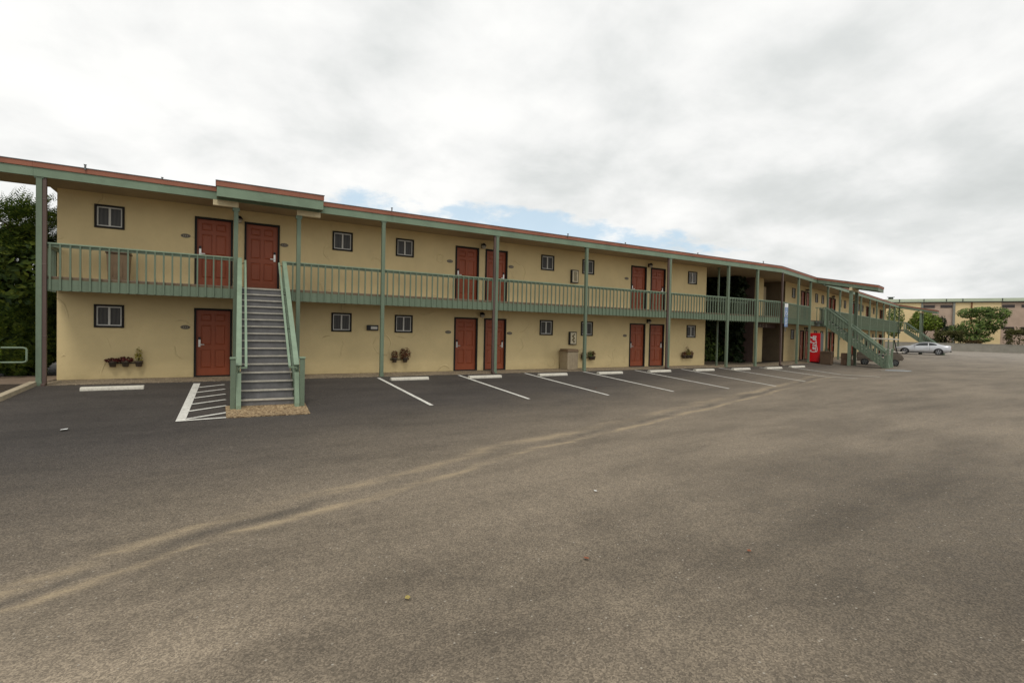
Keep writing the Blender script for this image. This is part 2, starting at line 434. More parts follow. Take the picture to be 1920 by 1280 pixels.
DECKU = mat('brown_deck_underside', (.17, .125, .075), rough=0.85, var=0.1, scale=2.0)
BEAM = mat('cream_beam_paint', (.66, .55, .34), rough=0.7, var=0.07, dirt=0.2)
DARK = mat('dark_brown_frame_paint', (.016, .013, .010), rough=0.75, var=0.2)
VINYL = mat('white_vinyl', (.62, .60, .54), rough=0.4, var=0.05)
GLASS = mat_glass('window_glass_and_curtain', (.022, .02, .018), 0.12)
GLASS2 = mat_glass('window_screen', (.04, .036, .03), 0.35)
DOOR = mat('red_door_paint', (.32, .075, .028), rough=0.45, var=0.09, scale=2.0, dirt=0.12, streak=True)
STEEL = mat('brushed_steel', (.62, .6, .55), rough=0.3, metal=0.9, var=0.05)
BLACK = mat('black_metal', (.012, .012, .012), rough=0.45)
DOWN = mat('brown_downspout_paint', (.115, .075, .062), rough=0.5, dirt=0.2, streak=True)
WALK = mat_pebble('aggregate_walkway', (.10, .075, .045), (.2, .15, .095), (.31, .25, .17), 42)
PADM = mat_pebble('gravel_pad', (.10, .06, .028), (.24, .155, .075), (.38, .28, .16), 34)
STOPM = mat('white_concrete', (.62, .585, .50), rough=0.85, var=0.08, scale=7, bump=0.3, dirt=0.55)
CURBM = mat('tan_concrete', (.42, .35, .24), rough=0.9, var=0.1, scale=5, bump=0.3, dirt=0.3)
PATHM = mat('pinkish_concrete', (.24, .175, .125), rough=0.9, var=0.1, scale=4, dirt=0.25)
SOIL = mat('dark_mulch', (.05, .034, .022), rough=1.0, var=0.4, scale=12, bump=1.0, bscale=25)
PAINT = mat('white_road_paint', (.68, .66, .60), rough=0.8, var=0.09, scale=5, dirt=0.8)
PAINTB = mat('blue_road_paint', (.32, .38, .44), rough=0.8, var=0.1, scale=4, dirt=0.5)
TREAD = mat('grey_stair_coating', (.15, .145, .14), rough=0.7, var=0.15, scale=5, dirt=0.3)
RISER = mat('grey_stair_riser_coating', (.17, .165, .165), rough=0.75, var=0.12, scale=5, dirt=0.25)
NOSE = mat('pale_nosing_strip', (.5, .47, .4), rough=0.6, dirt=0.3)
BINM = mat('brown_plastic', (.20, .135, .078), rough=0.5, var=0.08, dirt=0.15)
BIND = mat('dark_brown_plastic', (.10, .062, .036), rough=0.5, var=0.08)
BINT = mat('taupe_plastic', (.33, .265, .175), rough=0.55, var=0.08, dirt=0.2)
POTM = mat('grey_brown_clay', (.11, .085, .062), rough=0.8, var=0.15, scale=8)
BARK = mat('brown_bark', (.085, .055, .035), rough=0.95, var=0.3, scale=9, bump=0.8)
LEAF_HEDGE = mat_leaf('cypress_leaves', [(.025, .045, .012), (.05, .09, .018), (.095, .145, .026), (.20, .24, .035)])
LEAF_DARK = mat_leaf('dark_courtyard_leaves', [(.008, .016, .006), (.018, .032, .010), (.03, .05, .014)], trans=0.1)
LEAF_MID = mat_leaf('green_tree_leaves', [(.06, .10, .03), (.11, .17, .04), (.19, .25, .06)])
LEAF_LIME = mat_leaf('lime_tree_leaves', [(.06, .10, .012), (.13, .19, .02), (.20, .25, .03)])
LEAF_BROWN = mat_leaf('brown_green_hedge_leaves', [(.055, .055, .02), (.10, .10, .03), (.14, .14, .042)])
LEAF_RUST = mat_leaf('russet_shrub_leaves', [(.06, .035, .014), (.10, .065, .022), (.13, .09, .03)])
LEAF_RED = mat_leaf('dark_red_succulent', [(.06, .012, .014), (.12, .022, .022), (.19, .05, .03)])
LEAF_ORANGE = mat_leaf('rust_begonia', [(.08, .02, .012), (.19, .045, .02), (.12, .07, .03)])
LEAF_YEL = mat_leaf('yellow_flower', [(.18, .16, .02), (.34, .28, .03), (.10, .13, .02)])
BLUE = mat('blue_sign_paint', (.16, .25, .42), rough=0.4)
WHITE = mat('white_paint', (.75, .75, .73), rough=0.45, var=0.04)
RED = mat('red_vending_panel', (.62, .006, .012), rough=0.3, var=0.05, spec=0.5)
GREYP = mat('grey_steel_cabinet', (.12, .13, .13), rough=0.5)
SILVER = mat('silver_car_paint', (.56, .57, .59), rough=0.28, metal=0.35, var=0.03, spec=0.6)
CARGL = mat('car_glass', (.02, .024, .026), rough=0.06, spec=0.7)
TYRE = mat('black_rubber', (.018, .018, .018), rough=0.8)
RIM = mat('alloy_rim', (.4, .4, .42), rough=0.3, metal=0.8)
TAIL = mat('red_lamp_lens', (.4, .08, .04), rough=0.2)
HEADL = mat('clear_lamp_lens', (.6, .6, .58), rough=0.1)
CARTB = mat('taupe_cart_body', (.13, .105, .08), rough=0.4, dirt=0.2)
CARTR = mat('pale_cart_roof', (.62, .56, .47), rough=0.45)
FARY = mat('yellow_stucco', (.85, .66, .36), rough=0.9, var=0.05, scale=0.6)
FARP = mat('pinkish_block', (.52, .385, .295), rough=0.9, var=0.07, scale=0.8)
FARG = mat('grey_green_pilaster', (.27, .27, .235), rough=0.8)
FARR = mat('pale_green_fascia', (.56, .63, .47), rough=0.6, var=0.05, scale=0.5)
FARRD = mat('dark_green_gutter', (.05, .06, .05), rough=0.6)
FARW = mat_glass('far_window_glass', (.05, .035, .035), 0.2)
LOWW = mat('grey_block_wall', (.30, .28, .235), rough=0.95, var=0.08, scale=1.2, dirt=0.2)
RUSTP = mat('rust_downpipe', (.20, .085, .035), rough=0.8)
LAMPG = mat('frosted_lamp_glass', (.42, .38, .30), rough=0.4)
LETTER = mat('weathered_letter_paint', (.6, .57, .5), rough=0.7)
PANELC = mat('cream_panel', (.72, .63, .44), rough=0.5)
PANELP = mat('olive_panel_pattern', (.16, .125, .05), rough=0.6)
PLAQ = mat('bronze_plaque', (.10, .08, .055), rough=0.5)
PLAQL = mat('pale_plaque_rim', (.30, .26, .19), rough=0.5)
LEAFO = mat('dry_orange_leaf', (.22, .07, .03), rough=0.8)
LEAFY = mat('dry_yellow_leaf', (.38, .30, .09), rough=0.8)
WOOD = mat('weathered_wood', (.22, .135, .085), rough=0.85, var=0.2, scale=6, streak=True)
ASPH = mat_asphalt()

# ------------------------------------------------------------------ mesh helpers


class MB:
    def __init__(s):
        s.v = []; s.f = []; s.mi = []; s.mats = []

    def m(s, mt):
        if mt not in s.mats:
            s.mats.append(mt)
        return s.mats.index(mt)

    def add(s, vs, fs, mt):
        o = len(s.v); k = s.m(mt)
        s.v += [tuple(v) for v in vs]
        for f in fs:
            s.f.append(tuple(i + o for i in f)); s.mi.append(k)

    def box(s, x0, x1, y0, y1, z0, z1, mt, sk0=0.0, sk1=0.0, R=None):
        """sk0/sk1: dx per dy at each end (mitre)"""
        vs = []
        for z in (z0, z1):
            for y in (y0, y1):
                for x, k in ((x0, sk0), (x1, sk1)):
                    vs.append(Vector((x + k * y, y, z)))
        if R is not None:
            vs = [R @ v for v in vs]
        s.add(vs, [(0, 2, 3, 1), (4, 5, 7, 6), (0, 1, 5, 4), (2, 6, 7, 3), (0, 4, 6, 2), (1, 3, 7, 5)], mt)

    def quad(s, a, b, c, d, mt):
        s.add([a, b, c, d], [(0, 1, 2, 3)], mt)

    def bar(s, a, b, w, h, mt, up=(0, 0, 1)):
        """rectangular bar from a to b, w across, h along up"""
        a = Vector(a); b = Vector(b); d = (b - a).normalized(); up = Vector(up)
        r = d.cross(up)
        if r.length < 1e-5:
            r = Vector((1, 0, 0))
        r.normalize(); u = r.cross(d)
        vs = []
        for p in (a, b):
            for i, j in ((-1, -1), (1, -1), (1, 1), (-1, 1)):
                vs.append(p + r * (w / 2 * i) + u * (h / 2 * j))
        s.add(vs, [(0, 1, 2, 3), (4, 7, 6, 5), (0, 4, 5, 1), (1, 5, 6, 2), (2, 6, 7, 3), (3, 7, 4, 0)], mt)

    def tube(s, pts, r, mt, n=8, caps=True):
        pts = [Vector(p) for p in pts]
        rs = r if isinstance(r, (list, tuple)) else [r] * len(pts)
        rings = []
        prev = None
        for i, p in enumerate(pts):
            d = (pts[min(i + 1, len(pts) - 1)] - pts[max(i - 1, 0)]).normalized()
            if prev is None:
                a = d.cross(Vector((0, 0, 1)))
                if a.length < 1e-3:
                    a = d.cross(Vector((1, 0, 0)))
            else:
                a = prev - d * prev.dot(d)
            a.normalize(); prev = a
            b = d.cross(a)
            rings.append([p + (a * cos(2 * pi * k / n) + b * sin(2 * pi * k / n)) * rs[i] for k in range(n)])
        vs = [v for r_ in rings for v in r_]
        fs = []
        for i in range(len(pts) - 1):
            for k in range(n):
                fs.append((i * n + k, i * n + (k + 1) % n, (i + 1) * n + (k + 1) % n, (i + 1) * n + k))
        if caps:
            fs.append(tuple(range(n))[::-1]); fs.append(tuple((len(pts) - 1) * n + k for k in range(n)))
        s.add(vs, fs, mt)

    def lathe(s, prof, mt, n=16, c=(0, 0, 0)):
        vs = []; fs = []
        for r, z in prof:
            for k in range(n):
                vs.append((c[0] + r * cos(2 * pi * k / n), c[1] + r * sin(2 * pi * k / n), c[2] + z))
        for i in range(len(prof) - 1):
            for k in range(n):
                fs.append((i * n + k, i * n + (k + 1) % n, (i + 1) * n + (k + 1) % n, (i + 1) * n + k))
        fs.append(tuple(range(n))[::-1]); fs.append(tuple((len(prof) - 1) * n + k for k in range(n)))
        s.add(vs, fs, mt)

    def prism(s, poly, axis, a, b, mt):
        """poly of 2-D points extruded along axis (0,1,2) from a to b"""
        def P(p, t):
            if axis == 0: return (t, p[0], p[1])
            if axis == 1: return (p[0], t, p[1])
            return (p[0], p[1], t)
        n = len(poly)
        vs = [P(p, a) for p in poly] + [P(p, b) for p in poly]
        fs = [tuple(range(n))[::-1], tuple(range(n, 2 * n))] + [(i, (i + 1) % n, n + (i + 1) % n, n + i) for i in range(n)]
        s.add(vs, fs, mt)

    def wallgrid(s, us, zs, hole, v, mt, back=None, depth=0.08):
        """flat wall in the plane y=v facing -y, with rectangular holes and their reveals"""
        for i in range(len(us) - 1):
            for j in range(len(zs) - 1):
                u0, u1, z0, z1 = us[i], us[i + 1], zs[j], zs[j + 1]
                if hole((u0 + u1) / 2, (z0 + z1) / 2):
                    continue
                s.quad((u0, v, z0), (u1, v, z0), (u1, v, z1), (u0, v, z1), mt)

    def build(s, name, parent=None, bevel=0.0, smooth=False, fix=True):
        me = bpy.data.meshes.new(name)
        me.from_pydata(s.v, [], s.f)
        for mt in s.mats:
            me.materials.append(mt)
        me.polygons.foreach_set('material_index', s.mi)
        if smooth:
            me.polygons.foreach_set('use_smooth', [True] * len(s.f))
        if fix:
            bm = bmesh.new(); bm.from_mesh(me); bmesh.ops.recalc_face_normals(bm, faces=bm.faces); bm.to_mesh(me); bm.free()
        me.update()
        o = bpy.data.objects.new(name, me)
        COL.objects.link(o)
        if parent is not None:
            o.parent = parent
        if bevel > 0:
            b = o.modifiers.new('bevel', 'BEVEL'); b.width = bevel; b.segments = 2; b.limit_method = 'ANGLE'; b.angle_limit = radians(40)
        return o


def thing(name, label, cat, loc=(0, 0, 0), rz=0.0, group=None, base=None):
    o = bpy.data.objects.new(name, None)
    COL.objects.link(o)
    o.empty_display_size = 0.3
    o.location = loc; o.rotation_euler = (0, 0, rz)
    o['label'] = label; o['category'] = cat
    if group: o['group'] = group
    return o


def tag(o, label, cat, group=None):
    o['label'] = label; o['category'] = cat
    if group: o['group'] = group
    return o


def struct(o):
    o['kind'] = 'structure'
    return o


def inst(src, parent, loc=(0, 0, 0), rot=None):
    c = src.copy(); COL.objects.link(c); c.parent = parent; c.location = loc
    if rot is not None: c.rotation_euler = rot
    return c


# ------------------------------------------------------------------ ground
TH = radians(15.0)
KX, KY = 28.3, -1.3                        # where the balcony line bends
E2 = Vector((cos(TH), sin(TH), 0)); V2 = Vector((-sin(TH), cos(TH), 0))
MIT = tan(TH / 2)
O2 = Vector((KX, KY, 0)) + V2 * 1.3        # origin of the far wing (wall plane)


def w2(u, v, z=0.0):
    p = O2 + E2 * u + V2 * v
    return Vector((p.x, p.y, z))


def interp(x, pts):
    if x <= pts[0][0]: return pts[0][1]
    for (a, b), (c, d) in zip(pts, pts[1:]):
        if x <= c:
            return b + (d - b) * (x - a) / (c - a)
    return pts[-1][1]


SEAM = [(-30, 14.0), (-.14, 11.4), (1.35, 10.6), (3.12, 10.2), (5.8, 9.2), (9.9, 8.2), (18.1, 6.05), (24.6, 4.2), (30, 3.2), (45, 3.0)]


def hgt(x, y):
    if x < KX:
        d = -1.3 - y
    else:
        d = max(-((Vector((x, y, 0)) - Vector((KX, KY, 0))).dot(V2)), -1.3 - y if x < KX + 3 else -1e9)
    if d <= 0: return 0.0
    D = interp(x, SEAM)
    if d < D: z = -.06 * d
    else: z = min(0.0, -.06 * D + .03 * (d - D))
    if x > 55: z *= max(0, 1 - (x - 55) / 10)
    return z


def ground():
    def line(a, b, st): 
        n = int(round((b - a) / st)); return [a + st * i for i in range(n)]
    xs = [-3000, -900, -300, -120, -60, -30] + line(-20, 46, .5) + line(46, 130, 2.0) + [130, 200, 400, 1000, 3000]
    ys = [-3000, -900, -300, -120, -60, -40] + line(-30, -24, 1) + line(-24, 4, .25) + line(4, 40, 2) + [40, 80, 160, 400, 1000, 3000]
    vs = [(x, y, hgt(x, y) - (.02 if y > -1.3 and x < 60 else .0)) for y in ys for x in xs]
    nx = len(xs)
    fs = [(j * nx + i, j * nx + i + 1, (j + 1) * nx + i + 1, (j + 1) * nx + i) for j in range(len(ys) - 1) for i in range(nx - 1)]
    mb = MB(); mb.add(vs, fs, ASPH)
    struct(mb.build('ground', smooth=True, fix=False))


ground()


def strip(name, a, b, w, mt=PAINT, lift=.008):
    """painted line draped on the ground"""
    a = Vector((a[0], a[1], 0)); b = Vector((b[0], b[1], 0)); d = (b - a); n = max(2, int(d.length / .25)); d.normalize()
    r = Vector((-d.y, d.x, 0)) * (w / 2)
    vs = []
    for i in range(n + 1):
        p = a.lerp(b, i / n)
        for q in (p - r, p + r):
            vs.append((q.x, q.y, hgt(q.x, q.y) + lift))
    mb = MB(); mb.add(vs, [(2 * i, 2 * i + 2, 2 * i + 3, 2 * i + 1) for i in range(n)], mt)
    return struct(mb.build(name))


for a, b in (((5.9, -1.75), (5.97, -6.33)), ((8.81, -1.65), (8.89, -6.25)), ((11.61, -1.62), (11.68, -6.38)), ((14.45, -1.62), (14.49, -6.4)),
             ((17.31, -1.65), (17.27, -6.46)), ((20.24, -1.68), (19.96, -6.54)), ((23.04, -1.6), (22.96, -5.96)), ((25.9, -1.9), (26.1, -6.5)), ((28.3, -2.0), (27.9, -6.6))):
    strip('parking_line', a, b, .1)
# hatched zone beside the near staircase
strip('hatch_line', (.72, -6.36), (.86, -1.8), .16)
strip('hatch_line', (.64, -6.40), (1.52, -6.34), .09, lift=.011)
for k in range(6):
    y0 = -6.28 + k * .74
    strip('hatch_line', (.80, y0), (1.52, y0 + .42), .085, lift=.0115)
strip('parking_line', (33.25, -4.3), (33.5, -5.5), .16)
strip('accessible_bay_marking', (33.75, -4.3), (34.1, -5.4), .5, PAINTB)
strip('parking_line', (34.6, -4.2), (35.4, -4.6), .16)

# walkway slab along both wings
mb = MB()
mb.box(-2.7, KX, -1.42 + 1.3, 1.3, -.18, -.002, WALK, sk1=-MIT)
w1 = mb.build('walkway'); w1.location = (0, -1.3, 0); struct(w1)
mb = MB()
mb.box(0, 43.5, -.12, 1.3, -.18, -.002, WALK, sk0=MIT)
w_ = mb.build('walkway'); w_.location = (KX, KY, 0); w_.rotation_euler = (0, 0, TH); struct(w_)
# breezeway floor
mb = MB(); mb.quad((23.9, 0, -.004), (29.6, 0, -.004), (31.5, 7, -.004), (23.9, 7, -.004), WALK); struct(mb.build('walkway'))
# gravel pad under the near stair
mb = MB()
pts = [(1.5, -6.38), (3.1, -6.46), (3.16, -5.2), (1.5, -5.2)]
mb.prism(pts, 2, -.40, 0, PADM)
vs = [(x, y, z if z < -.1 else hgt(x, y) + .02) for x, y, z in mb.v]; mb.v = vs
struct(mb.build('gravel_pad'))

# left corner: path, planting bed, kerb
mb = MB(); mb.quad((-12, -1.25, .012), (-2.6, -1.25, .012), (-2.4, 1.4, .012), (-12, 1.4, .012), PATHM); struct(mb.build('path'))
mb = MB(); mb.quad((-12, -6, hgt(-9, -6) + .05), (-2.85, -4.4, hgt(-3, -4.4) + .05), (-2.75, -1.25, .03), (-12, -1.25, .03), SOIL); struct(mb.build('planting_bed'))
mb = MB()
p = [(-2.52, -1.33), (-2.52, -1.45), (-2.62, -3.4), (-2.95, -5.2), (-3.6, -6.6)]
for (x0, y0), (x1, y1) in zip(p, p[1:]):
    for q in ((x0, y0, x1, y1),):
        z0, z1 = hgt(x0, y0), hgt(x1, y1)
        mb.add([(x0, y0, z0 - .1), (x0 - .17, y0, z0 - .1), (x0 - .17, y0, z0 + .1), (x0 - .02, y0, z0 + .1),
                (x1, y1, z1 - .1), (x1 - .17, y1, z1 - .1), (x1 - .17, y1, z1 + .1), (x1 - .02, y1, z1 + .1)],
               [(0, 1, 2, 3), (7, 6, 5, 4), (0, 3, 7, 4), (3, 2, 6, 7), (2, 1, 5, 6)], CURBM)
struct(mb.build('kerb'))

# ------------------------------------------------------------------ motel building
ZT, ZB = 5.515, 5.16        # roof edge top / fascia bottom
ZS = 5.25                   # soffit
DOORZ = ((0.0, 2.1), (2.78, 4.88))
WINZ = ((1.456, 2.11), (4.255, 4.91))
DW = 1.02
WW = 0.68


def door_mesh():
    """six-panel slab in local coords: x 0..w, y front at 0, z 0..h"""
    mb = MB(); w, h = .90, 2.02
    mb.box(0, w, .02, .05, 0, h, DOOR)
    xs = [0, .115, .41, .49, .785, w]
    zs = [0, .22, .80, .93, 1.56, 1.66, 1.90, h]
    for i in range(5):
        for j in range(7):
            pan = i in (1, 3) and j in (1, 3, 5)
            if not pan:
                mb.box(xs[i], xs[i + 1], 0, .0199, zs[j], zs[j + 1], DOOR)
            else:
                x0, x1, z0, z1 = xs[i] + .018, xs[i + 1] - .018, zs[j] + .018, zs[j + 1] - .018
                mb.add([(x0, .0199, z0), (x1, .0199, z0), (x1, .0199, z1), (x0, .0199, z1), (x0 + .03, .003, z0 + .03), (x1 - .03, .003, z0 + .03), (x1 - .03, .003, z1 - .03), (x0 + .03, .003, z1 - .03)],
                       [(4, 5, 6, 7), (0, 1, 5, 4), (1, 2, 6, 5), (2, 3, 7, 6), (3, 0, 4, 7)], DOOR)
    return mb


def door_frame_mesh():
    mb = MB(); W_, H = DW, 2.10
    mb.box(0, .06, -.03, .10, 0, H, DARK); mb.box(W_ - .06, W_, -.03, .10, 0, H, DARK)
    mb.box(.06, W_ - .06, -.03, .10, H - .06, H, DARK); mb.box(.06, W_ - .06, -.035, .10, 0, .035, DARK)
    return mb


def handle_mesh(side):
    mb = MB()
    x = .085 if side < 0 else .90 - .085
    mb.box(x - .028, x + .028, -.022, 0, .88, 1.10, STEEL)
    mb.box(x - .03, x + .03, -.03, 0, 1.11, 1.18, BLACK)
    mb.bar((x, -.05, .95), (x - side * .13, -.05, .95), .02, .02, STEEL)
    mb.tube([(x, 0, .95), (x, -.06, .95)], .012, STEEL)
    return mb


DOOR_SRC = []


def add_door(root, u, z, side):
    """door slab (part) > frame, handle (sub-parts)"""
    if not DOOR_SRC:
        d = door_mesh().build('door', root); f = door_frame_mesh().build('frame', d)
        hl = handle_mesh(-1).build('handle', d); hr = handle_mesh(1).build('handle', d)
        DOOR_SRC.extend([d.data, f.data, hl.data, hr.data]); 
        for o in (d, f, hl, hr): bpy.data.objects.remove(o)
    d = bpy.data.objects.new('door', DOOR_SRC[0]); COL.objects.link(d); d.parent = root; d.location = (u + .06, .055, z + .037)
    f = bpy.data.objects.new('frame', DOOR_SRC[1]); COL.objects.link(f); f.parent = d; f.location = (-.06, -.055, -.037)
    h = bpy.data.objects.new('handle', DOOR_SRC[2 if side < 0 else 3]); COL.objects.link(h); h.parent = d
    return d


def window_meshes():
    w, h = WW, .655
    fr = MB(); t = .055
    for a in ((0, t, 0, h), (w - t, w, 0, h), (t, w - t, 0, t), (t, w - t, h - t, h)):
        fr.box(a[0], a[1], -.03, .08, a[2], a[3], DARK)
    sa = MB(); s = .032
    x0, x1, z0, z1 = t, w - t, t, h - t
    for a in ((x0, x0 + s, z0, z1), (x1 - s, x1, z0, z1), (x0 + s, x1 - s, z0, z0 + s), (x0 + s, x1 - s, z1 - s, z1), ((x0 + x1) / 2 - .025, (x0 + x1) / 2 + .025, z0 + s, z1 - s)):
        sa.box(a[0], a[1], 0, .06, a[2], a[3], VINYL)
    gl = MB()
    gl.quad((x0, .035, z0), ((x0 + x1) / 2, .035, z0), ((x0 + x1) / 2, .035, z1), (x0, .035, z1), GLASS)
    gl.quad(((x0 + x1) / 2, .022, z0), (x1, .022, z0), (x1, .022, z1), ((x0 + x1) / 2, .022, z1), GLASS2)
    return fr, sa, gl


WSRC = []
CURTAIN = mat_glass('pale_curtain_behind_glass', (.11, .10, .08), 0.2)
WVAR = []


def add_window(root, u, z):
    if not WSRC:
        for nm, m_ in zip(('frame', 'sash', 'pane'), window_meshes()):
            o = m_.build(nm); WSRC.append(o.data); bpy.data.objects.remove(o)
    f = bpy.data.objects.new('window', WSRC[0]); COL.objects.link(f); f.parent = root; f.location = (u, 0, z)
    if not WVAR:
        for combo in ((GLASS, GLASS2), (GLASS2, GLASS), (CURTAIN, GLASS2), (GLASS, CURTAIN)):
            me = WSRC[2].copy(); me.materials.clear()
            for q in combo: me.materials.append(q)
            WVAR.append(me)
    for k, nm in ((1, 'sash'), (2, 'pane')):
        c = bpy.data.objects.new(nm, WSRC[k] if k == 1 else WVAR[int(u * 7 + z * 3) % 4]); COL.objects.link(c); c.parent = f


def face_wall(mb, u0, u1, z0, z1, doors, wins):
    us = {u0, u1}; zs = {z0, z1}; holes = []
    for u, lv in doors:
        for k in lv:
            a, b = DOORZ[k]; holes.append((u, u + DW, max(a, z0), b))
    for u, lv in wins:
        for k in lv:
            a, b = WINZ[k]; holes.append((u, u + WW, a, b))
    for h in holes:
        us |= {h[0], h[1]}; zs |= {h[2], h[3]}
    mb.wallgrid(sorted(us), sorted(zs), lambda u, z: any(h[0] < u < h[1] and h[2] < z < h[3] for h in holes), 0.0, STUCCO)
    for h in holes:      # reveals and a dark back
        a, b, c, d = h; D = .11
        mb.quad((a, 0, c), (a, D, c), (a, D, d), (a, 0, d), STUCCO); mb.quad((b, D, c), (b, 0, c), (b, 0, d), (b, D, d), STUCCO)
        mb.quad((a, 0, d), (a, D, d), (b, D, d), (b, 0, d), STUCCO); mb.quad((a, 0, c), (b, 0, c), (b, D, c), (a, D, c), STUCCO)
        mb.quad((a, D, c), (b, D, c), (b, D, d), (a, D, d), DARK)


def roof_parts(root, u0, u1, y_back, sk0=0.0, sk1=0.0, rail_origin=True):
    """coords with y measured from the balcony line (so mitres work); caller's parent has its origin there"""
    mb = MB()
    mb.box(u0, u1, -.09, y_back, ZS, ZT - .03, ROOFM, sk0, sk1)
    r = mb.build('roof', root)
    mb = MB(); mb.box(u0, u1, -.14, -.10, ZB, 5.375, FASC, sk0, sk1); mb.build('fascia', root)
    mb = MB(); mb.box(u0, u1, -.165, -.088, 5.378, ZT - .014, RUST, sk0, sk1); e = mb.build('roof_edge', root)
    mb = MB(); mb.box(u0, u1, -.18, -.05, ZT - .012, ZT + .004, CAPM, sk0, sk1); mb.build('drip_edge', e)
    mb = MB(); mb.box(u0, u1, -.088, y_back - .02, ZS - .025, ZS - .003, SOFFIT, sk0, sk1); mb.build('soffit', root)
    return r


def deck_parts(root, u0, u1, back=1.28, sk0=0.0, sk1=0.0):
    mb = MB(); mb.box(u0, u1, .003, back, 2.44, 2.70, DECKU, sk0, sk1); mb.box(u0, u1, .003, back, 2.703, 2.735, PATHM, sk0, sk1); mb.build('deck', root)
    mb = MB(); mb.box(u0, u1, -.04, 0, 2.375, 2.655, GREEN, sk0, sk1); mb.build('deck_fascia', root)


POSTW = .115


def post(root, u, y=-.062, w=POSTW, z1=ZB + .06, z0=-.02):
    mb = MB(); mb.box(u - w / 2, u + w / 2, y - w / 2, y + w / 2, z0, z1, GREEN)
    mb.box(u - w / 2 - .035, u + w / 2 + .035, y - w / 2 - .004, y + w / 2 + .004, z1 - .10, z1 - .001, GREEN)
    mb.box(u - w / 2 - .006, u + w / 2 + .006, y - w / 2 - .006, y + w / 2 + .006, z0, z0 + .1, GREEN)
    return mb.build('post', root, bevel=.006)


def downspout(root, u, y=-.06, z0=-.02, z1=ZB + .05):
    mb = MB(); mb.box(u - .04, u + .04, y - .045, y + .045, z0, z1, DOWN)
    for z in (1.2, 3.0, 4.6): mb.box(u - .046, u + .046, y - .05, y + .05, z, z + .03, DOWN)
    mb.box(u - .04, u + .04, y - .16, y + .03, z0, z0 + .07, DOWN)
    return mb.build('downspout', root, bevel=.008)


# ---- near wing (root at the wall plane's left ground corner line y = 0)
near = thing('motel_building', 'long two-storey cream stucco motel wing with green balcony and red doors, nearest the camera', 'building', (0, 0, 0))
OFF = Vector((0, -1.3, 0))


def shift(objs_parent, before, dy):
    for o in list(objs_parent.children):
        if o.name not in before:
            o.location.y += dy


D1 = [(.72, (0, 1)), (2.055, (0, 1)), (9.32, (0, 1)), (10.63, (0, 1)), (18.5, (0, 1)), (19.81, (0, 1))]
W1 = [(-1.66, (0, 1)), (4.725, (0, 1)), (6.95, (0, 1)), (13.31, (0, 1)), (15.54, (0, 1)), (22.48, (0, 1))]
mb = MB()
face_wall(mb, -2.45, 23.93, 0, ZS - .003, D1, W1)
mb.quad((-2.45, 8, 0), (-2.45, 0, 0), (-2.45, 0, ZS), (-2.45, 8, ZS), STUCCO)
mb.quad((23.93, 0, 0), (23.93, 8, 0), (23.93, 8, ZS), (23.93, 0, ZS), STUCCO)
mb.quad((23.93, 8, 0), (-2.45, 8, 0), (-2.45, 8, ZS), (23.93, 8, ZS), STUCCO)
mb.build('wall', near, fix=False)
for i, (u, lv) in enumerate(D1):
    for k in lv:
        d = add_door(near, u, DOORZ[k][0], -1 if i % 2 == 0 else 1)
for u, lv in W1:
    for k in lv: add_window(near, u, WINZ[k][0])
before = {o.name for o in near.children}
roof = roof_parts(near, -2.6, KX, 9.6, 0, -MIT)
roof_parts(near, -5.2, -2.603, 1.35)
deck_parts(near, -2.45, KX, 1.28, 0, -MIT)
for u in (-2.5, 1.78, 3.475, 6.1, 10.42, 14.7, 19.66, 23.9, 26.3):
    if u in (1.78, 3.475): post(near, u, z1=5.0)
    else: post(near, u)
post(near, 24.4, y=.9, w=.075)
for u in (-2.4, 10.32, 19.56, 28.62): downspout(near, u, y=-.06 if u < 28 else -.02)
shift(near, before, -1.3)
mb = MB()
for x, y in ((-1.6, -.5), (.0, -.3), (6.3, -.6), (8.6, 0.2), (13.6, -.5), (16.8, -.4), (21.5, -.4), (26.4, -.6)):
    mb = MB(); mb.tube([(x, y, ZT - .05), (x, y, ZT + .07)], .022, CAPM); mb.box(x - .028, x + .028, y - .028, y + .028, ZT + .071, ZT + .083, CAPM); mb.build('vent_pipe', roof).location = (0, 1.3 - 1.0, 0)
# stair canopy over the near stair
mb = MB()
cz0, cz1 = 5.275, 5.60
mb.box(1.33, 4.06, -1.80, -.4, cz0 + .03, cz1 - .03, SOFFIT); can = mb.build('canopy', near)
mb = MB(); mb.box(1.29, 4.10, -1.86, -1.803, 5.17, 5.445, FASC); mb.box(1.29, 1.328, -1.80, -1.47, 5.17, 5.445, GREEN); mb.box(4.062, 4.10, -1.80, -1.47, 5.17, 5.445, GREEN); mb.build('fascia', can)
mb = MB(); mb.box(1.275, 4.115, -1.88, -.45, 5.448, cz1 - .012, RUST); mb.box(1.26, 4.13, -1.895, -.44, cz1 - .010, cz1 + .008, CAPM); mb.build('roof_edge', can)
for a, b in ((1.20, 1.84), (3.41, 4.09)):
    mb = MB(); mb.box(a, b, -1.435, -1.315, 5.0, 5.272, BEAM); mb.build('beam', near, bevel=.006)

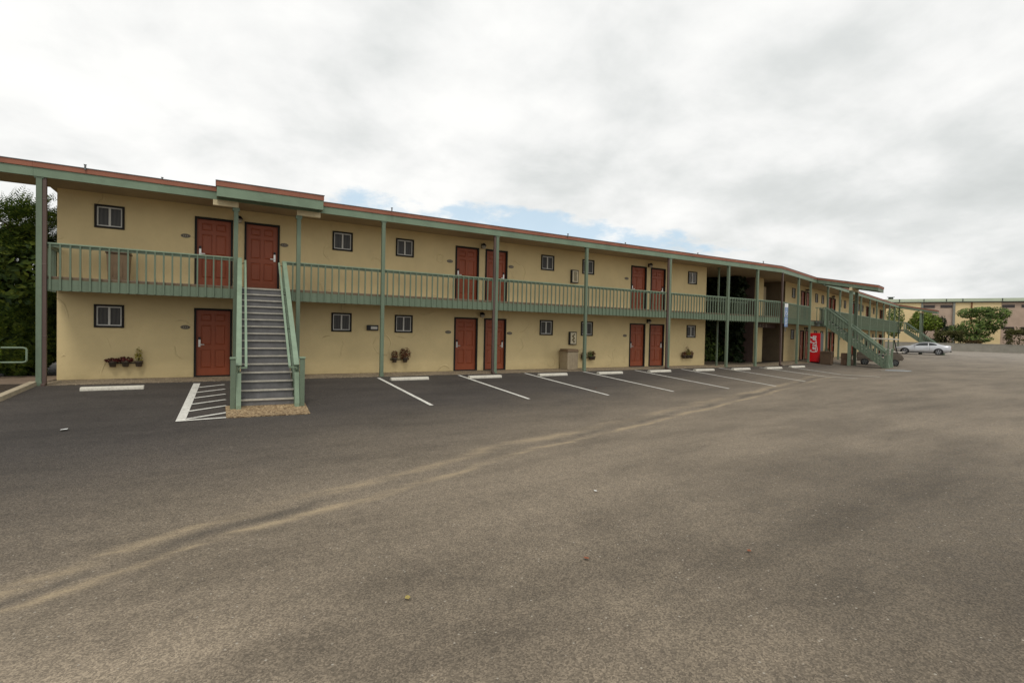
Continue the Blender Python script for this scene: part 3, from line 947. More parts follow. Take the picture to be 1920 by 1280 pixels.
# ---- far wing
far = thing('motel_building', 'far angled wing of the cream motel, running back beyond the red vending machine', 'building', O2, TH)
mod = 7.4
D2 = []; W2 = []
for k in range(5):
    D2 += [(9.05 + mod * k, (0, 1)), (10.3 + mod * k, (0, 1))]
    W2 += [(7.0 + mod * k, (0, 1))]
    if k < 4: W2 += [(12.65 + mod * k, (0, 1))]
mb = MB()
face_wall(mb, 5.6, 42.7, 0, ZS - .003, D2, W2)
mb.quad((5.6, 8, 0), (5.6, 0, 0), (5.6, 0, ZS), (5.6, 8, ZS), DECKU)  # brown here puts the alcove's shade into the wall colour
mb.quad((42.7, 0, 0), (42.7, 8, 0), (42.7, 8, ZS), (42.7, 0, ZS), STUCCO)
mb.quad((42.7, 8, 0), (5.6, 8, 0), (5.6, 8, ZS), (42.7, 8, ZS), STUCCO)
# ice room: recessed return wall, upper and lower
mb.box(2.25, 3.45, .62, .74, 0, 2.44, STUCCO); mb.box(2.25, 3.45, .62, .74, 2.74, ZS - .003, STUCCO)
mb.box(2.37, 5.597, 3.2, 3.3, 0, ZS - .003, DOWN)  # dark back and side walls stand in for the deep room's shade
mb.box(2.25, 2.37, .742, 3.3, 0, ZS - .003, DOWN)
mb.build('wall', far, fix=True)
for i, (u, lv) in enumerate(D2):
    for k in lv: add_door(far, u, DOORZ[k][0], -1 if i % 2 == 0 else 1)
for u, lv in W2:
    for k in lv: add_window(far, u, WINZ[k][0])
before = {o.name for o in far.children}
roof_parts(far, 0, 43.6, 9.6, MIT, 0)
deck_parts(far, 0, 43.2, 1.28, MIT, 0)
for u in (3.45, 6.0, 10.3, 13.8, 17.4, 21.2, 25.0, 28.3, 31.9, 35.3, 38.6, 41.7): post(far, u)
shift(far, before, -1.3)
# inner floor of the upper ice room and door there
mb = MB(); mb.box(2.3, 5.6, .02, 3.2, 2.45, 2.735, SOFFIT); mb.build('deck', far)
mb = MB(); mb.box(3.5, 4.45, .80, .85, 2.745, 4.80, SOFFIT); mb.build('door', far)['label'] = 'tan upper storeroom door beside the breezeway'
mb = MB(); mb.box(2.2, 5.6, .50, .60, 2.16, 2.436, DOWN); icb = mb.build('beam', far)


def ribbon(mb, pts, w, t, org, ax, ay, an, mt, closed=False):
    """flat stroke: 2-D points mapped with axes ax, ay, standing t proud along an"""
    P = [Vector(p) for p in pts]
    if closed: P = P + [P[0]]
    n = len(P); L_, R_ = [], []
    for i, p in enumerate(P):
        a = P[max(i - 1, 0)]; b = P[min(i + 1, n - 1)]
        if closed and i in (0, n - 1): a = P[n - 2]; b = P[1]
        d = (b - a); d = d.normalized() if d.length > 0 else Vector((1, 0))
        nn = Vector((-d.y, d.x)) * (w / 2)
        L_.append(p + nn); R_.append(p - nn)
    def m3(p, h): return org + ax * p.x + ay * p.y + an * h
    vs = [m3(p, t) for p in L_] + [m3(p, t) for p in R_] + [m3(p, 0) for p in L_] + [m3(p, 0) for p in R_]
    fs = []
    for i in range(n - 1):
        fs += [(i, i + 1, n + i + 1, n + i), (i, 2 * n + i, 2 * n + i + 1, i + 1), (n + i, n + i + 1, 3 * n + i + 1, 3 * n + i)]
    fs += [(0, n, 3 * n, 2 * n), (n - 1, 3 * n - 1, 4 * n - 1, 2 * n - 1)]
    mb.add(vs, fs, mt)


def arc(cx, cy, rx, ry, a0, a1, n=14):
    return [(cx + rx * cos(radians(a0 + (a1 - a0) * i / n)), cy + ry * sin(radians(a0 + (a1 - a0) * i / n))) for i in range(n + 1)]


ex, ez, ey = Vector((1, 0, 0)), Vector((0, 0, 1)), Vector((0, -1, 0))
for nm, u, strokes in (('I', 2.62, [[(0, 0), (0, .17)]]), ('C', 3.12, [arc(0, .085, .075, .085, 50, 310)]), ('E', 3.72, [[(-.06, 0), (-.06, .17)], [(-.06, .162), (.06, .162)], [(-.06, .085), (.04, .085)], [(-.06, .008), (.06, .008)]])):
    mb = MB()
    for s_ in strokes: ribbon(mb, s_, .032, .02, Vector((u, .498, 2.20)), ex, ez, ey, LETTER)
    mb.build('sign_letter', icb)


# ------------------------------------------------------------------ balcony railings
BAL = None


def railing(label, p0, p1, z=2.38, n_skip=(), end_balusters=True, cap_only=False):
    """one bay between two posts; p0,p1 are world points on the balcony line"""
    p0 = Vector(p0); p1 = Vector(p1); d = p1 - p0; Ln = d.length; rz = math.atan2(d.y, d.x)
    t = thing('balcony_railing', label, 'railing', (p0.x, p0.y, 0), rz, 'green balcony railings along the upper deck')
    mb = MB(); mb.box(0, Ln, -.05, .05, 3.535, 3.575, GREEN_L); mb.build('top_rail', t, bevel=.008)
    mb = MB(); mb.box(0, Ln, -.018, .018, 3.47, 3.532, GREEN); mb.build('sub_rail', t)
    global BAL
    if BAL is None:
        mb = MB(); mb.box(-.019, .019, -.079, -.041, 2.385, 3.53, GREEN); o = mb.build('baluster', bevel=.003); BAL = (o.data, o)
        COL.objects.unlink(o)
    n = max(2, int(round(Ln / .2)))
    for i in range(n):
        if cap_only: break
        c = bpy.data.objects.new('baluster', BAL[0]); COL.objects.link(c); c.parent = t; c.location = (Ln * (i + .5) / n, 0, 0)
        if i == 0: pass
    return t


Y0 = -1.3
railing('balcony railing bay at the left end, in front of the upper brown bin', (-2.4, Y0), (1.72, Y0))
railing('short return railing closing the left end of the balcony', (-2.4, -.02), (-2.4, Y0 + .06))
railing('short balcony railing bay between the near stair and the post right of it', (3.02, Y0), (3.42, Y0))
railing('balcony railing bay above the lower window and black wall box, right of the near stair', (3.54, Y0), (6.04, Y0))
railing('balcony railing bay left of the post that hides the second pair of red doors', (6.16, Y0), (10.36, Y0))
railing('balcony railing bay above the taupe trash bin, right of the second door pair', (10.48, Y0), (14.64, Y0))
railing('balcony railing bay in front of the third pair of upper red doors', (14.76, Y0), (19.5, Y0))
railing('balcony railing bay ending at the dark breezeway, below the last small window', (19.72, Y0), (23.84, Y0))
railing('balcony railing bay across the left half of the dark breezeway', (23.96, Y0), (26.24, Y0))
railing('balcony railing bay from the breezeway to the bend by the blue sign', (26.36, Y0), (KX, Y0))
rb = railing('inner railing at the back edge of the breezeway bridge', (23.95, .35), (28.0, .35))
names2 = ['first far-wing railing bay, just right of the blue sign', 'far-wing railing bay left of the red vending machine',
          'first railing bay beyond the middle stair on the far wing', 'second railing bay beyond the middle stair on the far wing', 'third railing bay beyond the middle stair on the far wing',
          'fourth railing bay beyond the middle stair on the far wing', 'fifth railing bay beyond the middle stair on the far wing', 'sixth railing bay beyond the middle stair on the far wing',
          'seventh railing bay beyond the middle stair on the far wing', 'eighth railing bay beyond the middle stair on the far wing', 'last railing bay before the farthest stair']
us2 = [(.02, 3.39), (3.51, 5.94), (8.55, 10.24), (10.36, 13.74), (13.86, 17.34), (17.46, 21.14), (21.26, 24.94), (25.06, 28.24), (28.36, 31.84), (31.96, 35.24), (35.36, 38.54)]
for nm, (a, b) in zip(names2, us2): railing(nm, w2(a, -1.3), w2(b, -1.3))
railing('far-wing railing bay just left of the farthest stair', w2(38.66, -1.3), w2(41.0, -1.3))


# ------------------------------------------------------------------ staircases
def staircase(label, loc, rz, width, b0, ztop, zbot, run, nr, group, landing=0.0):
    """local: x across 0..width (inside the stringers), y outward negative, origin on the balcony line"""
    t = thing('staircase', label, 'staircase', (loc[0], loc[1], 0), rz, group)
    rise = (ztop - zbot) / nr; go = run / nr
    mt_, mr, mn = MB(), MB(), MB()
    for i in range(nr):
        z = ztop - rise * (i + 1)            # tread i below top
        y1 = -b0 - go * i; y0 = y1 - go
        if i < nr - 1 or True:
            mr.box(.002, width - .002, y1 - .012, y1 + .008, z + .001, z + rise - .032, RISER)
        if i < nr - 1:
            st = MB(); st.box(-.02, width + .02, y0 - .03, y1 - .014, z - .03, z, TREAD)
            st.build('step', t, bevel=.004)
            nz = MB(); nz.box(-.07, width + .07, y0 - .045, y0 - .005, z - .028, z + .008, NOSE); nz.build('nosing', t)
    mr.build('riser', t)
    if landing > 0 or b0 > 0:
        lm = MB(); lm.box(-.02, width + .02, -b0 - .01, -.045, ztop - .16, ztop, TREAD); lm.build('landing', t)
    nz = MB(); nz.box(-.02, width + .02, -b0 - .035, -b0 + .02, ztop - .028, ztop + .006, NOSE); nz.build('nosing', t)
    yT, yB = -b0, -b0 - run
    sl = (ztop - zbot) / run
    for sx, x in ((-1, -.045), (1, width + .045)):
        s = MB()
        poly = [(yT + .05, ztop - .30), (yT + .05, ztop + .02), (yT - .05, ztop + .06), (yB + go * .6, zbot + rise + .14), (yB - .04, zbot + rise * .5), (yB - .04, zbot - .02), (yB + .22, zbot - .02)]
        s.prism(poly, 0, x - .022 * 1, x + .022, GREEN); s.build('stringer', t)
        # sloping guard: cap board, bottom rail, balusters outside the stringer
        h = .86
        a = Vector((x, yT - .02, ztop + h)); b = Vector((x, yB + .12, ztop + h - sl * (run - .14)))
        g = MB(); g.bar(a, b, .115, .04, GREEN_L)
        if b0 > .3: g.bar((x, -.05, ztop + h), (x, yT - .02, ztop + h), .13, .04, GREEN_L)
        g.build('guard_cap', t, bevel=.006)
        bm_ = MB(); bm_.bar(a - Vector((0, 0, .12)), b - Vector((0, 0, .12)), .035, .09, GREEN); bm_.build('guard_rail', t)
        nb = int(run / .17)
        for i in range(1, nb):
            f = i / nb; y = yT + (yB + .2 - yT) * f; z = ztop + h - sl * (yT - y) - .02
            c = MB(); c.box(x + sx * .024, x + sx * .058, y - .018, y + .018, z - h - .10, z - .02, GREEN); c.build('baluster', t)
        if b0 > .3:
            for y in (-.15, -.33, -.51):
                if -y < b0: 
                    c = MB(); c.box(x + sx * .024, x + sx * .058, y - .018, y + .018, ztop - .16, ztop + h - .02, GREEN); c.build('baluster', t)
        # inner handrail pipe
        xi = x - sx * .145
        p = MB(); zb_ = ztop + .80 - sl * (run - .18); p.bar((xi, yT - .04, ztop + .80), (xi, yB + .16, zb_), .052, .035, GREEN_L); p.bar((xi - sx * .024, yB + .14, zb_ - .012), (x, yB + .14, zb_ - .012), .05, .03, GREEN_L)
        for f in (.02, .35, .68): p.bar((xi, yT - .04 - f * (run - .2), ztop + .775 - f * (run - .2) * sl), (x, yT - .04 - f * (run - .2), ztop + .74 - f * (run - .2) * sl), .02, .02, BLACK)
        p.build('handrail', t)
        # newels
        xo = x + sx * .11
        nw = MB(); nw.box(xo - .052, xo + .052, yB - .05, yB + .06, zbot - .04, zbot + 1.12, GREEN); nw.box(xo - .065, xo + .065, yB - .07, yB + .08, zbot + 1.122, zbot + 1.16, GREEN_L); nw.build('newel', t, bevel=.006)
        nw = MB(); nw.box(x - .05, x + .05, yT - .03, yT + .07, ztop - .3, ztop + h - .02, GREEN_L); nw.build('newel', t, bevel=.006)
        # foot block of the stringer
        fb = MB(); fb.prism([(yB - .10, zbot - .02), (yB - .10, zbot + .1), (yB + .08, zbot + .80), (yB + .16, zbot + .80), (yB + .16, zbot - .02)], 0, x - .05, x + .05, GREEN_L); fb.build('stringer_foot', t)
    return t


staircase('wide grey outdoor stair with green guards in the foreground, rising to the second red door', (1.93, -1.34), radians(-1.9), 1.10, 0.0, 2.70, -.265, 4.22, 16, 'green outdoor staircases')
p = w2(7.2, -1.34)
staircase('middle outdoor stair beside the red vending machine, seen from its side', (p.x, p.y), TH, 1.15, .65, 2.70, -.17, 3.35, 15, 'green outdoor staircases')
p = w2(41.2, -1.34)
staircase('farthest outdoor stair at the end of the far wing, behind the silver car', (p.x, p.y), TH, 1.15, .65, 2.70, -.12, 3.35, 15, 'green outdoor staircases')


def far_canopy(root, u):
    """sloping stair canopy on two posts, local coords of the far wing (y=-1.3 is the balcony line)"""
    y0, y1 = -1.44, -4.75
    z = lambda y: ZT + .012 - (y0 - y) * .20
    def slab(a, b, d0, d1, ya, yb, mt, mbx):
        mbx.add([(a, ya, z(ya) + d0), (b, ya, z(ya) + d0), (b, yb, z(yb) + d0), (a, yb, z(yb) + d0), (a, ya, z(ya) + d1), (b, ya, z(ya) + d1), (b, yb, z(yb) + d1), (a, yb, z(yb) + d1)],
                [(0, 1, 2, 3), (4, 7, 6, 5), (0, 4, 5, 1), (1, 5, 6, 2), (2, 6, 7, 3), (3, 7, 4, 0)], mt)
    mb = MB(); slab(u + .04, u + 1.76, -.28, -.05, y0 - .03, y1 + .04, SOFFIT, mb); c = mb.build('canopy', root)
    mb = MB(); slab(u, u + .038, -.36, -.145, y0 - .03, y1, GREEN, mb); slab(u + 1.762, u + 1.80, -.36, -.145, y0 - .03, y1, GREEN, mb); slab(u + .04, u + 1.76, -.36, -.145, y1 + .038, y1, GREEN, mb); mb.build('fascia', c)
    mb = MB(); slab(u - .02, u + 1.82, -.142, -.016, y0 - .04, y1 - .02, RUST, mb); slab(u - .035, u + 1.835, -.014, .004, y0 - .04, y1 - .035, CAPM, mb); mb.build('roof_edge', c)
    yb = -3.35
    mb = MB(); mb.box(u - .18, u + 1.98, yb - .06, yb + .06, z(yb) - .56, z(yb) - .365, BEAM); mb.build('beam', root)
    for x in (u + .1, u + 1.7):
        q = post(root, x, y=yb, w=.17, z1=z(yb) - .562, z0=-.16)
    mb = MB(); mb.box(u + .2, u + .28, yb - .045, yb + .045, -.16, z(yb) - .57, DOWN); mb.build('downspout', root)


far_canopy(far, 7.05)
far_canopy(far, 41.05)

# ------------------------------------------------------------------ wheel stops
WS = MB()
WS.prism([(-.085, 0), (.085, 0), (.075, .075), (.05, .11), (-.05, .11), (-.075, .075)], 0, -.63, .63, STOPM)
ws0 = WS.build('wheel_stop', bevel=.012)
labs = ['flat white-painted wheel stop below the pots at the far left, left of the hatched paint',
        'white concrete wheel stop right of the near stair, below the red begonia pots', 'white concrete wheel stop in front of the second pair of lower red doors',
        'white concrete wheel stop left of the taupe trash bin', 'white concrete wheel stop just right of the taupe trash bin', 'white concrete wheel stop below the third pair of lower red doors',
        'white concrete wheel stop at the left edge of the dark breezeway', 'white concrete wheel stop in front of the right half of the breezeway', 'white concrete wheel stop at the foot of the blue sign post',
        'farthest white wheel stop, nearest the red vending machine']
wsp = [(-.89, -2.38), (6.77, -2.3), (9.49, -2.38), (12.4, -2.36), (15.25, -2.36), (18.15, -2.3), (21.0, -2.35), (23.65, -2.4), (26.3, -2.4), (28.85, -2.15)]
for i, ((x, y), lb) in enumerate(zip(wsp, labs)):
    o = ws0 if i == 0 else ws0.copy()
    if i: COL.objects.link(o)
    o.location = (x, y, hgt(x, y) - .005)
    o.rotation_euler = (0, 0, radians(random.uniform(-1.5, 1.0)))
    if i == 0: o.scale = (1, 1.25, .85)
    tag(o, lb, 'wheel stop', 'white concrete wheel stops')


# ------------------------------------------------------------------ wall fittings
def wall_lamp(label, p, rz=0.0):
    t = thing('wall_lamp', label, 'wall lamp', p, rz, 'wall lamps above the door pairs')
    m_ = MB(); m_.box(-.05, .05, -.03, 0, -.10, .08, BLACK); m_.tube([(0, -.03, .02), (0, -.10, .05), (0, -.14, .02)], .014, BLACK); m_.build('bracket', t)
    m_ = MB(); m_.lathe([(.02, .09), (.05, .075), (.105, .0), (.10, -.015)], BLACK, c=(0, -.14, 0)); m_.build('shade', t, smooth=True)
    m_ = MB(); m_.lathe([(.085, -.016), (.085, -.07), (.06, -.12), (.02, -.14)], LAMPG, c=(0, -.14, 0)); m_.build('globe', t, smooth=True)


wall_lamp('dark wall lamp between the two leftmost upper red doors, behind the canopy post', (1.9, -.002, 4.93))
for x, nm in ((10.48, 'second'), (19.66, 'third')):
    wall_lamp('dark wall lamp above the gap in the %s pair of upper red doors' % nm, (x, -.002, 4.98))
    wall_lamp('dark wall lamp above the gap in the %s pair of lower red doors' % nm, (x, -.002, 2.24))
for k, nm in enumerate(('first', 'second', 'third')):
    wall_lamp('dark wall lamp over the %s pair of upper doors on the far wing' % nm, w2(10.18 + mod * k, -.002, 4.98), TH)
    wall_lamp('dark wall lamp over the %s pair of lower doors on the far wing' % nm, w2(10.18 + mod * k, -.002, 2.24), TH)


def plaque(label, x, z):
    t = thing('number_plaque', label, 'plaque', (x, 0, z), 0, 'oval room number plaques')
    m_ = MB(); m_.prism([(.125 * cos(2 * pi * i / 20), .062 * sin(2 * pi * i / 20)) for i in range(20)], 1, -.012, -.001, PLAQ); m_.build('plate', t)
    m_ = MB(); ribbon(m_, arc(0, 0, .105, .046, 0, 342, 18), .009, .003, Vector((0, -.012, 0)), ex, ez, ey, PLAQL, closed=True)
    for q in (-.05, 0, .05): m_.box(q - .014, q + .014, -.0155, -.0121, -.022, .022, PLAQL)
    m_.build('rim', t)


for lb, x, z in (('number plaque left of the leftmost upper red door', .49, 4.26), ('number plaque right of the upper red door at the stair head', 3.21, 4.26), ('number plaque left of the leftmost lower red door', .5, 1.51),
                 ('number plaque left of the second pair of upper doors', 9.09, 4.25), ('number plaque right of the second pair of upper doors', 11.83, 4.26), ('number plaque left of the second pair of lower doors', 9.07, 1.51),
                 ('number plaque right of the second pair of lower doors', 11.82, 1.51), ('number plaque left of the third pair of upper doors', 18.22, 4.23), ('number plaque left of the third pair of lower doors', 18.2, 1.5)):
    plaque(lb, x, z)

# black wall box
t = thing('utility_box', 'small black wall box with a pale label, left of a post under the balcony', 'wall box', (6.13, 0, 1.615))
m_ = MB(); m_.box(-.2, .2, -.10, -.002, -.095, .095, BLACK); m_.build('case', t, bevel=.01)
m_ = MB(); m_.box(-.07, .16, -.106, -.1005, -.05, .045, VINYL); m_.build('label_plate', t)
# tall framed panels
for lb, x, z, kind in (('tall framed cream wall panel on the upper wall, left of a window', 15.08, 4.09, 0), ('tall framed cream wall panel with scroll motif above the taupe bin', 15.05, 1.34, 1)):
    t = thing('wall_panel', lb, 'wall panel', (x, 0, z), 0, 'tall framed wall panels')
    m_ = MB(); m_.box(-.19, .19, -.10, -.002, -.29, .29, BLACK); m_.build('frame', t)
    m_ = MB(); m_.box(-.145, .155, -.112, -.101, -.25, .25, PANELC); f_ = m_.build('panel', t)
    m_ = MB()
    if kind == 0:
        for i in range(9): m_.box(-.075, .085, -.118, -.1125, -.2 + i * .046, -.17 + i * .046, PANELP)
    else:
        ribbon(m_, [(.05 * sin(i * .8), -.19 + i * .02) for i in range(20)], .06, .005, Vector((0.005, -.1125, 0)), ex, ez, ey, PANELP)
    m_.build('motif', f_)


def leaf_quads(mb, c, rad, n, size, mt, up=0.3, flat=1.0, shell=0.5, seed=None, droop=0.0):
    """n small leaf faces spread through an ellipsoid"""
    for _ in range(n):
        while True:
            d = Vector((random.uniform(-1, 1), random.uniform(-1, 1), random.uniform(-1, 1)))
            if .05 < d.length <= 1: break
        d = d.normalized() * (d.length ** shell)
        p = Vector((c[0] + d.x * rad[0], c[1] + d.y * rad[1], c[2] + d.z * rad[2]))
        nrm = (d + Vector((random.gauss(0, .5), random.gauss(0, .5), random.gauss(0, .5) + up))).normalized()
        a = nrm.cross(Vector((random.gauss(0, 1), random.gauss(0, 1), random.gauss(0, 1))))
        if a.length < 1e-3: continue
        a.normalize(); b = nrm.cross(a)
        s = size * random.uniform(.6, 1.35)
        a *= s; b *= s * .55
        mb.add([p - a, p - a * .2 + b, p + a, p - a * .2 - b], [(0, 1, 2, 3)], mt)


def pot(mb, x, y, z, r=.098, h=.17):
    mb.lathe([(r * .72, 0), (r * .95, h * .78), (r * 1.1, h * .8), (r * 1.1, h), (r * .95, h), (r * .9, h * .9)], POTM, c=(x, y, z), n=14)


def planter(label, x, z, spec):
    t = thing('wall_planter', label, 'flower pots', (x, 0, z), 0, 'flower pots hung on the ground floor wall')
    m_ = MB(); m_.bar((-.36, -.012, .10), (.36, -.012, .10), .02, .03, BLACK)
    for px, _, _, _, _ in spec: m_.tube([(px + .1 * cos(a), -.115 + .1 * sin(a), .10) for a in [i * pi / 8 for i in range(17)]], .006, BLACK, n=5)
    m_.build('bracket', t)
    for px, mt, w, h, n in spec:
        m_ = MB(); pot(m_, px, -.115, 0); m_.build('pot', t, smooth=True)
        if n:
            m_ = MB()
            leaf_quads(m_, (px, -.125, .15 + h * .4), (w, .11, h * .6), int(n * 1.35), .029, mt, up=.6)
            for q in range(5):
                aa = random.uniform(0, 6.28); m_.tube([(px, -.115, .12), (px + .5 * w * cos(aa), -.115 + .05 * sin(aa), .15 + h * .6)], .004, BARK, n=4)
            m_.build('plant', t, fix=False)


planter('three wall pots of low dark red succulents and a yellow flower, far left', -.9, .345, [(-.32, LEAF_RED, .20, .10, 170), (-.03, LEAF_RED, .20, .14, 190), (.28, LEAF_YEL, .09, .42, 90)])
planter('two wall pots of tall rust-red begonias below a window, right of the near stair', 7.15, .37, [(-.22, LEAF_ORANGE, .13, .28, 120), (.18, LEAF_ORANGE, .22, .42, 260)])
planter('wall pots of green and rust plants behind a post, beside the taupe bin', 15.95, .37, [(-.3, LEAF_ORANGE, .14, .22, 110), (.1, LEAF_MID, .17, .26, 140), (.26, LEAF_ORANGE, .1, .26, 60)])
planter('wall pots with a yellow-centred trailing plant at the end by the breezeway', 22.45, .38, [(-.25, LEAF_ORANGE, .16, .2, 120), (.05, LEAF_YEL, .15, .34, 120), (.3, LEAF_ORANGE, .14, .24, 110), (.02, LEAF_RED, .08, .62, 40)])
for k, (u, nm) in enumerate(((13.2, 'seen under the middle stair'), (16.0, 'second along the far wing wall'))):
    pp = w2(u, 0); t_ = planter('wall pots of rust plants on the far wing, %s' % nm, 0, .38, [(-.2, LEAF_ORANGE, .16, .3, 90), (.15, LEAF_MID, .16, .3, 90)])
    o = [o for o in COL.objects if o.name.startswith('wall_planter')][-1]
    o.location = (pp.x, pp.y, .38); o.rotation_euler = (0, 0, TH)


# ------------------------------------------------------------------ bins
def bin_(label, loc, mt, lidmt, w=.46, h=.92, rz=0.0, taper=.86):
    t = thing('trash_bin', label, 'trash bin', loc, rz, 'square plastic trash bins')
    a, b = w * taper / 2, w / 2
    m_ = MB()
    m_.add([(-a, -a, 0), (a, -a, 0), (a, a, 0), (-a, a, 0), (-b, -b, h * .86), (b, -b, h * .86), (b, b, h * .86), (-b, b, h * .86)],
           [(3, 2, 1, 0), (4, 5, 6, 7), (0, 1, 5, 4), (1, 2, 6, 5), (2, 3, 7, 6), (3, 0, 4, 7)], mt)
    for i in range(3):
        m_.box(-a * .6 + i * a * .5, -a * .6 + i * a * .5 + .03, -(a + b) / 2 - .012, -(a + b) / 2 + .02, h * .15, h * .7, mt)
    m_.build('bin_body', t, bevel=.02)
    m_ = MB(); c = b + .02
    m_.box(-c, c, -c, c, h * .862, h * .925, lidmt); m_.box(-c * .93, c * .93, -c * .93, c * .93, h * .926, h, lidmt)
    m_.build('lid', t, bevel=.015)
    return t


bin_('brown plastic trash bin standing on the upper balcony at the left', (-1.03, -.55, 2.737), BINM, BIND, w=.50, h=.86)
bin_('taupe trash bin with a brown lid standing on the walkway against the wall', (14.6, -.42, 0), BINT, BINM, w=.58, h=.88, taper=.96)
b3 = w2(6.15, -2.35)
bin_('dark brown trash bin at the foot of the middle stair, right of the vending machine', (b3.x, b3.y, hgt(b3.x, b3.y)), BIND, BIND, w=.62, h=.82, rz=TH, taper=.95)

# ------------------------------------------------------------------ vending machine, sign, clutter
vp = w2(6.42, -1.55)
vm = thing('vending_machine', 'tall bright red soft drink vending machine with white script under the middle stair', 'vending machine', (vp.x, vp.y, -.01), TH - pi / 2)
# local: front faces -y, width along x
m_ = MB(); m_.box(-.36, .36, .03, .75, .04, 1.90, GREYP); m_.box(-.33, .33, .06, .70, 0, .04, BLACK); m_.build('cabinet', vm, bevel=.015)
m_ = MB(); m_.box(-.36, .36, -.04, .028, .05, 1.90, RED); fr_ = m_.build('front_panel', vm, bevel=.02)
m_ = MB(); m_.box(-.33, -.2, -.052, -.041, .09, .14, WHITE); m_.build('coin_plate', vm)
# script reading upwards
m_ = MB()
org = Vector((.13, -.043, .66)); ax = Vector((0, 0, 1)); ay = Vector((-1, 0, 0)); an = Vector((0, -1, 0))
sc_ = .31


def stroke(pts, w=.042):
    ribbon(m_, [(x * sc_, y * sc_ * 1.55) for x, y in pts], w, .006, org, ax, ay, an, WHITE)


def slant(pts, dx=0, k=.28):
    return [(x + dx + y * k, y) for x, y in pts]


def bigC(dx):
    stroke(slant(arc(.30, .42, .30, .44, 60, 300, 20), dx), .05)
    stroke(slant([(.40, .80), (.30, .62), (.28, .5)], dx), .03)


bigC(0.0)
stroke(slant(arc(.70, .2, .13, .19, 0, 350, 14), 0)); stroke(slant(arc(1.06, .2, .13, .19, 60, 310, 12), 0))
stroke(slant(arc(1.42, .2, .13, .19, 0, 350, 14), 0)); stroke(slant([(1.56, .38), (1.56, .05), (1.66, .02)], 0))
stroke(slant([(1.70, .28), (1.88, .28)], 0))
bigC(1.88)
stroke(slant(arc(2.60, .2, .13, .19, 0, 350, 14), 0)); stroke(slant([(2.86, .05), (2.84, .55), (2.93, .85), (2.98, .6), (2.90, .1), (3.0, .02)], 0))
stroke(slant(arc(3.18, .2, .13, .19, 0, 350, 14), 0)); stroke(slant([(3.32, .38), (3.32, .05), (3.42, .02)], 0))
stroke(slant([(.1, -.1), (.5, -.17), (1.1, -.12), (1.7, -.02), (2.1, -.06)], 0), .028)
m_.build('script_lettering', fr_, fix=True)

# accessible parking sign on the downspout post
t = thing('parking_sign', 'blue and white accessible parking sign, two plates on the post at the bend', 'sign', (28.72, -1.50, 0))
m_ = MB(); m_.tube([(0, 0, 1.9), (0, 0, 3.55)], .02, CAPM); m_.build('bracket', t)
m_ = MB(); m_.box(-.16, .16, -.04, -.022, 2.72, 3.46, WHITE); pl = m_.build('plate', t, bevel=.006)
m_ = MB(); m_.box(-.14, .14, -.045, -.0405, 2.74, 3.25, BLUE); m_.build('blue_field', pl)
m_ = MB(); o_ = Vector((0, -.0455, 2.80))
ribbon(m_, [(0, .33), (-.01, .2), (.06, .19), (.09, .06), (.11, .07)], .02, .004, o_, ex, ez, ey, WHITE); ribbon(m_, arc(-.01, .12, .075, .085, 100, 350, 12), .018, .004, o_, ex, ez, ey, WHITE)
m_.prism([(.0 + .026 * cos(i * pi / 6), 3.185 + .026 * sin(i * pi / 6)) for i in range(12)], 1, -.0495, -.0455, WHITE); m_.build('wheelchair_symbol', pl)
m_ = MB(); m_.box(-.16, .16, -.04, -.022, 2.16, 2.70, BLUE); pl2 = m_.build('plate', t, bevel=.006)
m_ = MB()
for k in range(4): m_.box(-.11, .11 - .04 * (k % 2), -.045, -.0405, 2.56 - k * .09, 2.585 - k * .09, WHITE)
m_.build('text_lines', pl2)

# ice machine inside the ice room
ip = w2(4.25, 1.6)
t = thing('ice_machine', 'dark ice dispenser with a pale tilted chute inside the open ice room', 'ice machine', (ip.x, ip.y, 0), TH)
m_ = MB(); m_.box(-.6, .6, 0, .8, 0, 1.9, GREYP); m_.box(-.5, .5, -.02, -.001, .15, .8, BLACK); m_.build('cabinet', t, bevel=.02)
m_ = MB(); m_.bar((-.55, -.10, 1.45), (-.35, -.12, 1.0), .16, .05, WHITE, up=(0, 1, 0)); m_.build('chute', t, bevel=.01)

# cartons under the middle stair
for lb, u, v, w, h, z0, mt in (('low weathered wooden crate on the asphalt under the middle stair', 7.9, -3.1, .9, .34, 0, WOOD), ('brown carton on top of the wooden crate under the middle stair', 7.9, -3.05, .45, .40, .345, WOOD)):
    p_ = w2(u, v); t = thing('crate', lb, 'crate', (p_.x, p_.y, hgt(p_.x, p_.y) + z0), TH)
    m_ = MB(); m_.box(-w / 2, w / 2, -.25, .25, 0, h, mt); m_.build('crate_body', t, bevel=.01)
    m_ = MB()
    for k in range(3): m_.box(-w / 2 - .012, w / 2 + .012, -.262, -.251, .03 + k * h / 3, .03 + k * h / 3 + h * .2, mt)
    m_.build('slats', t)


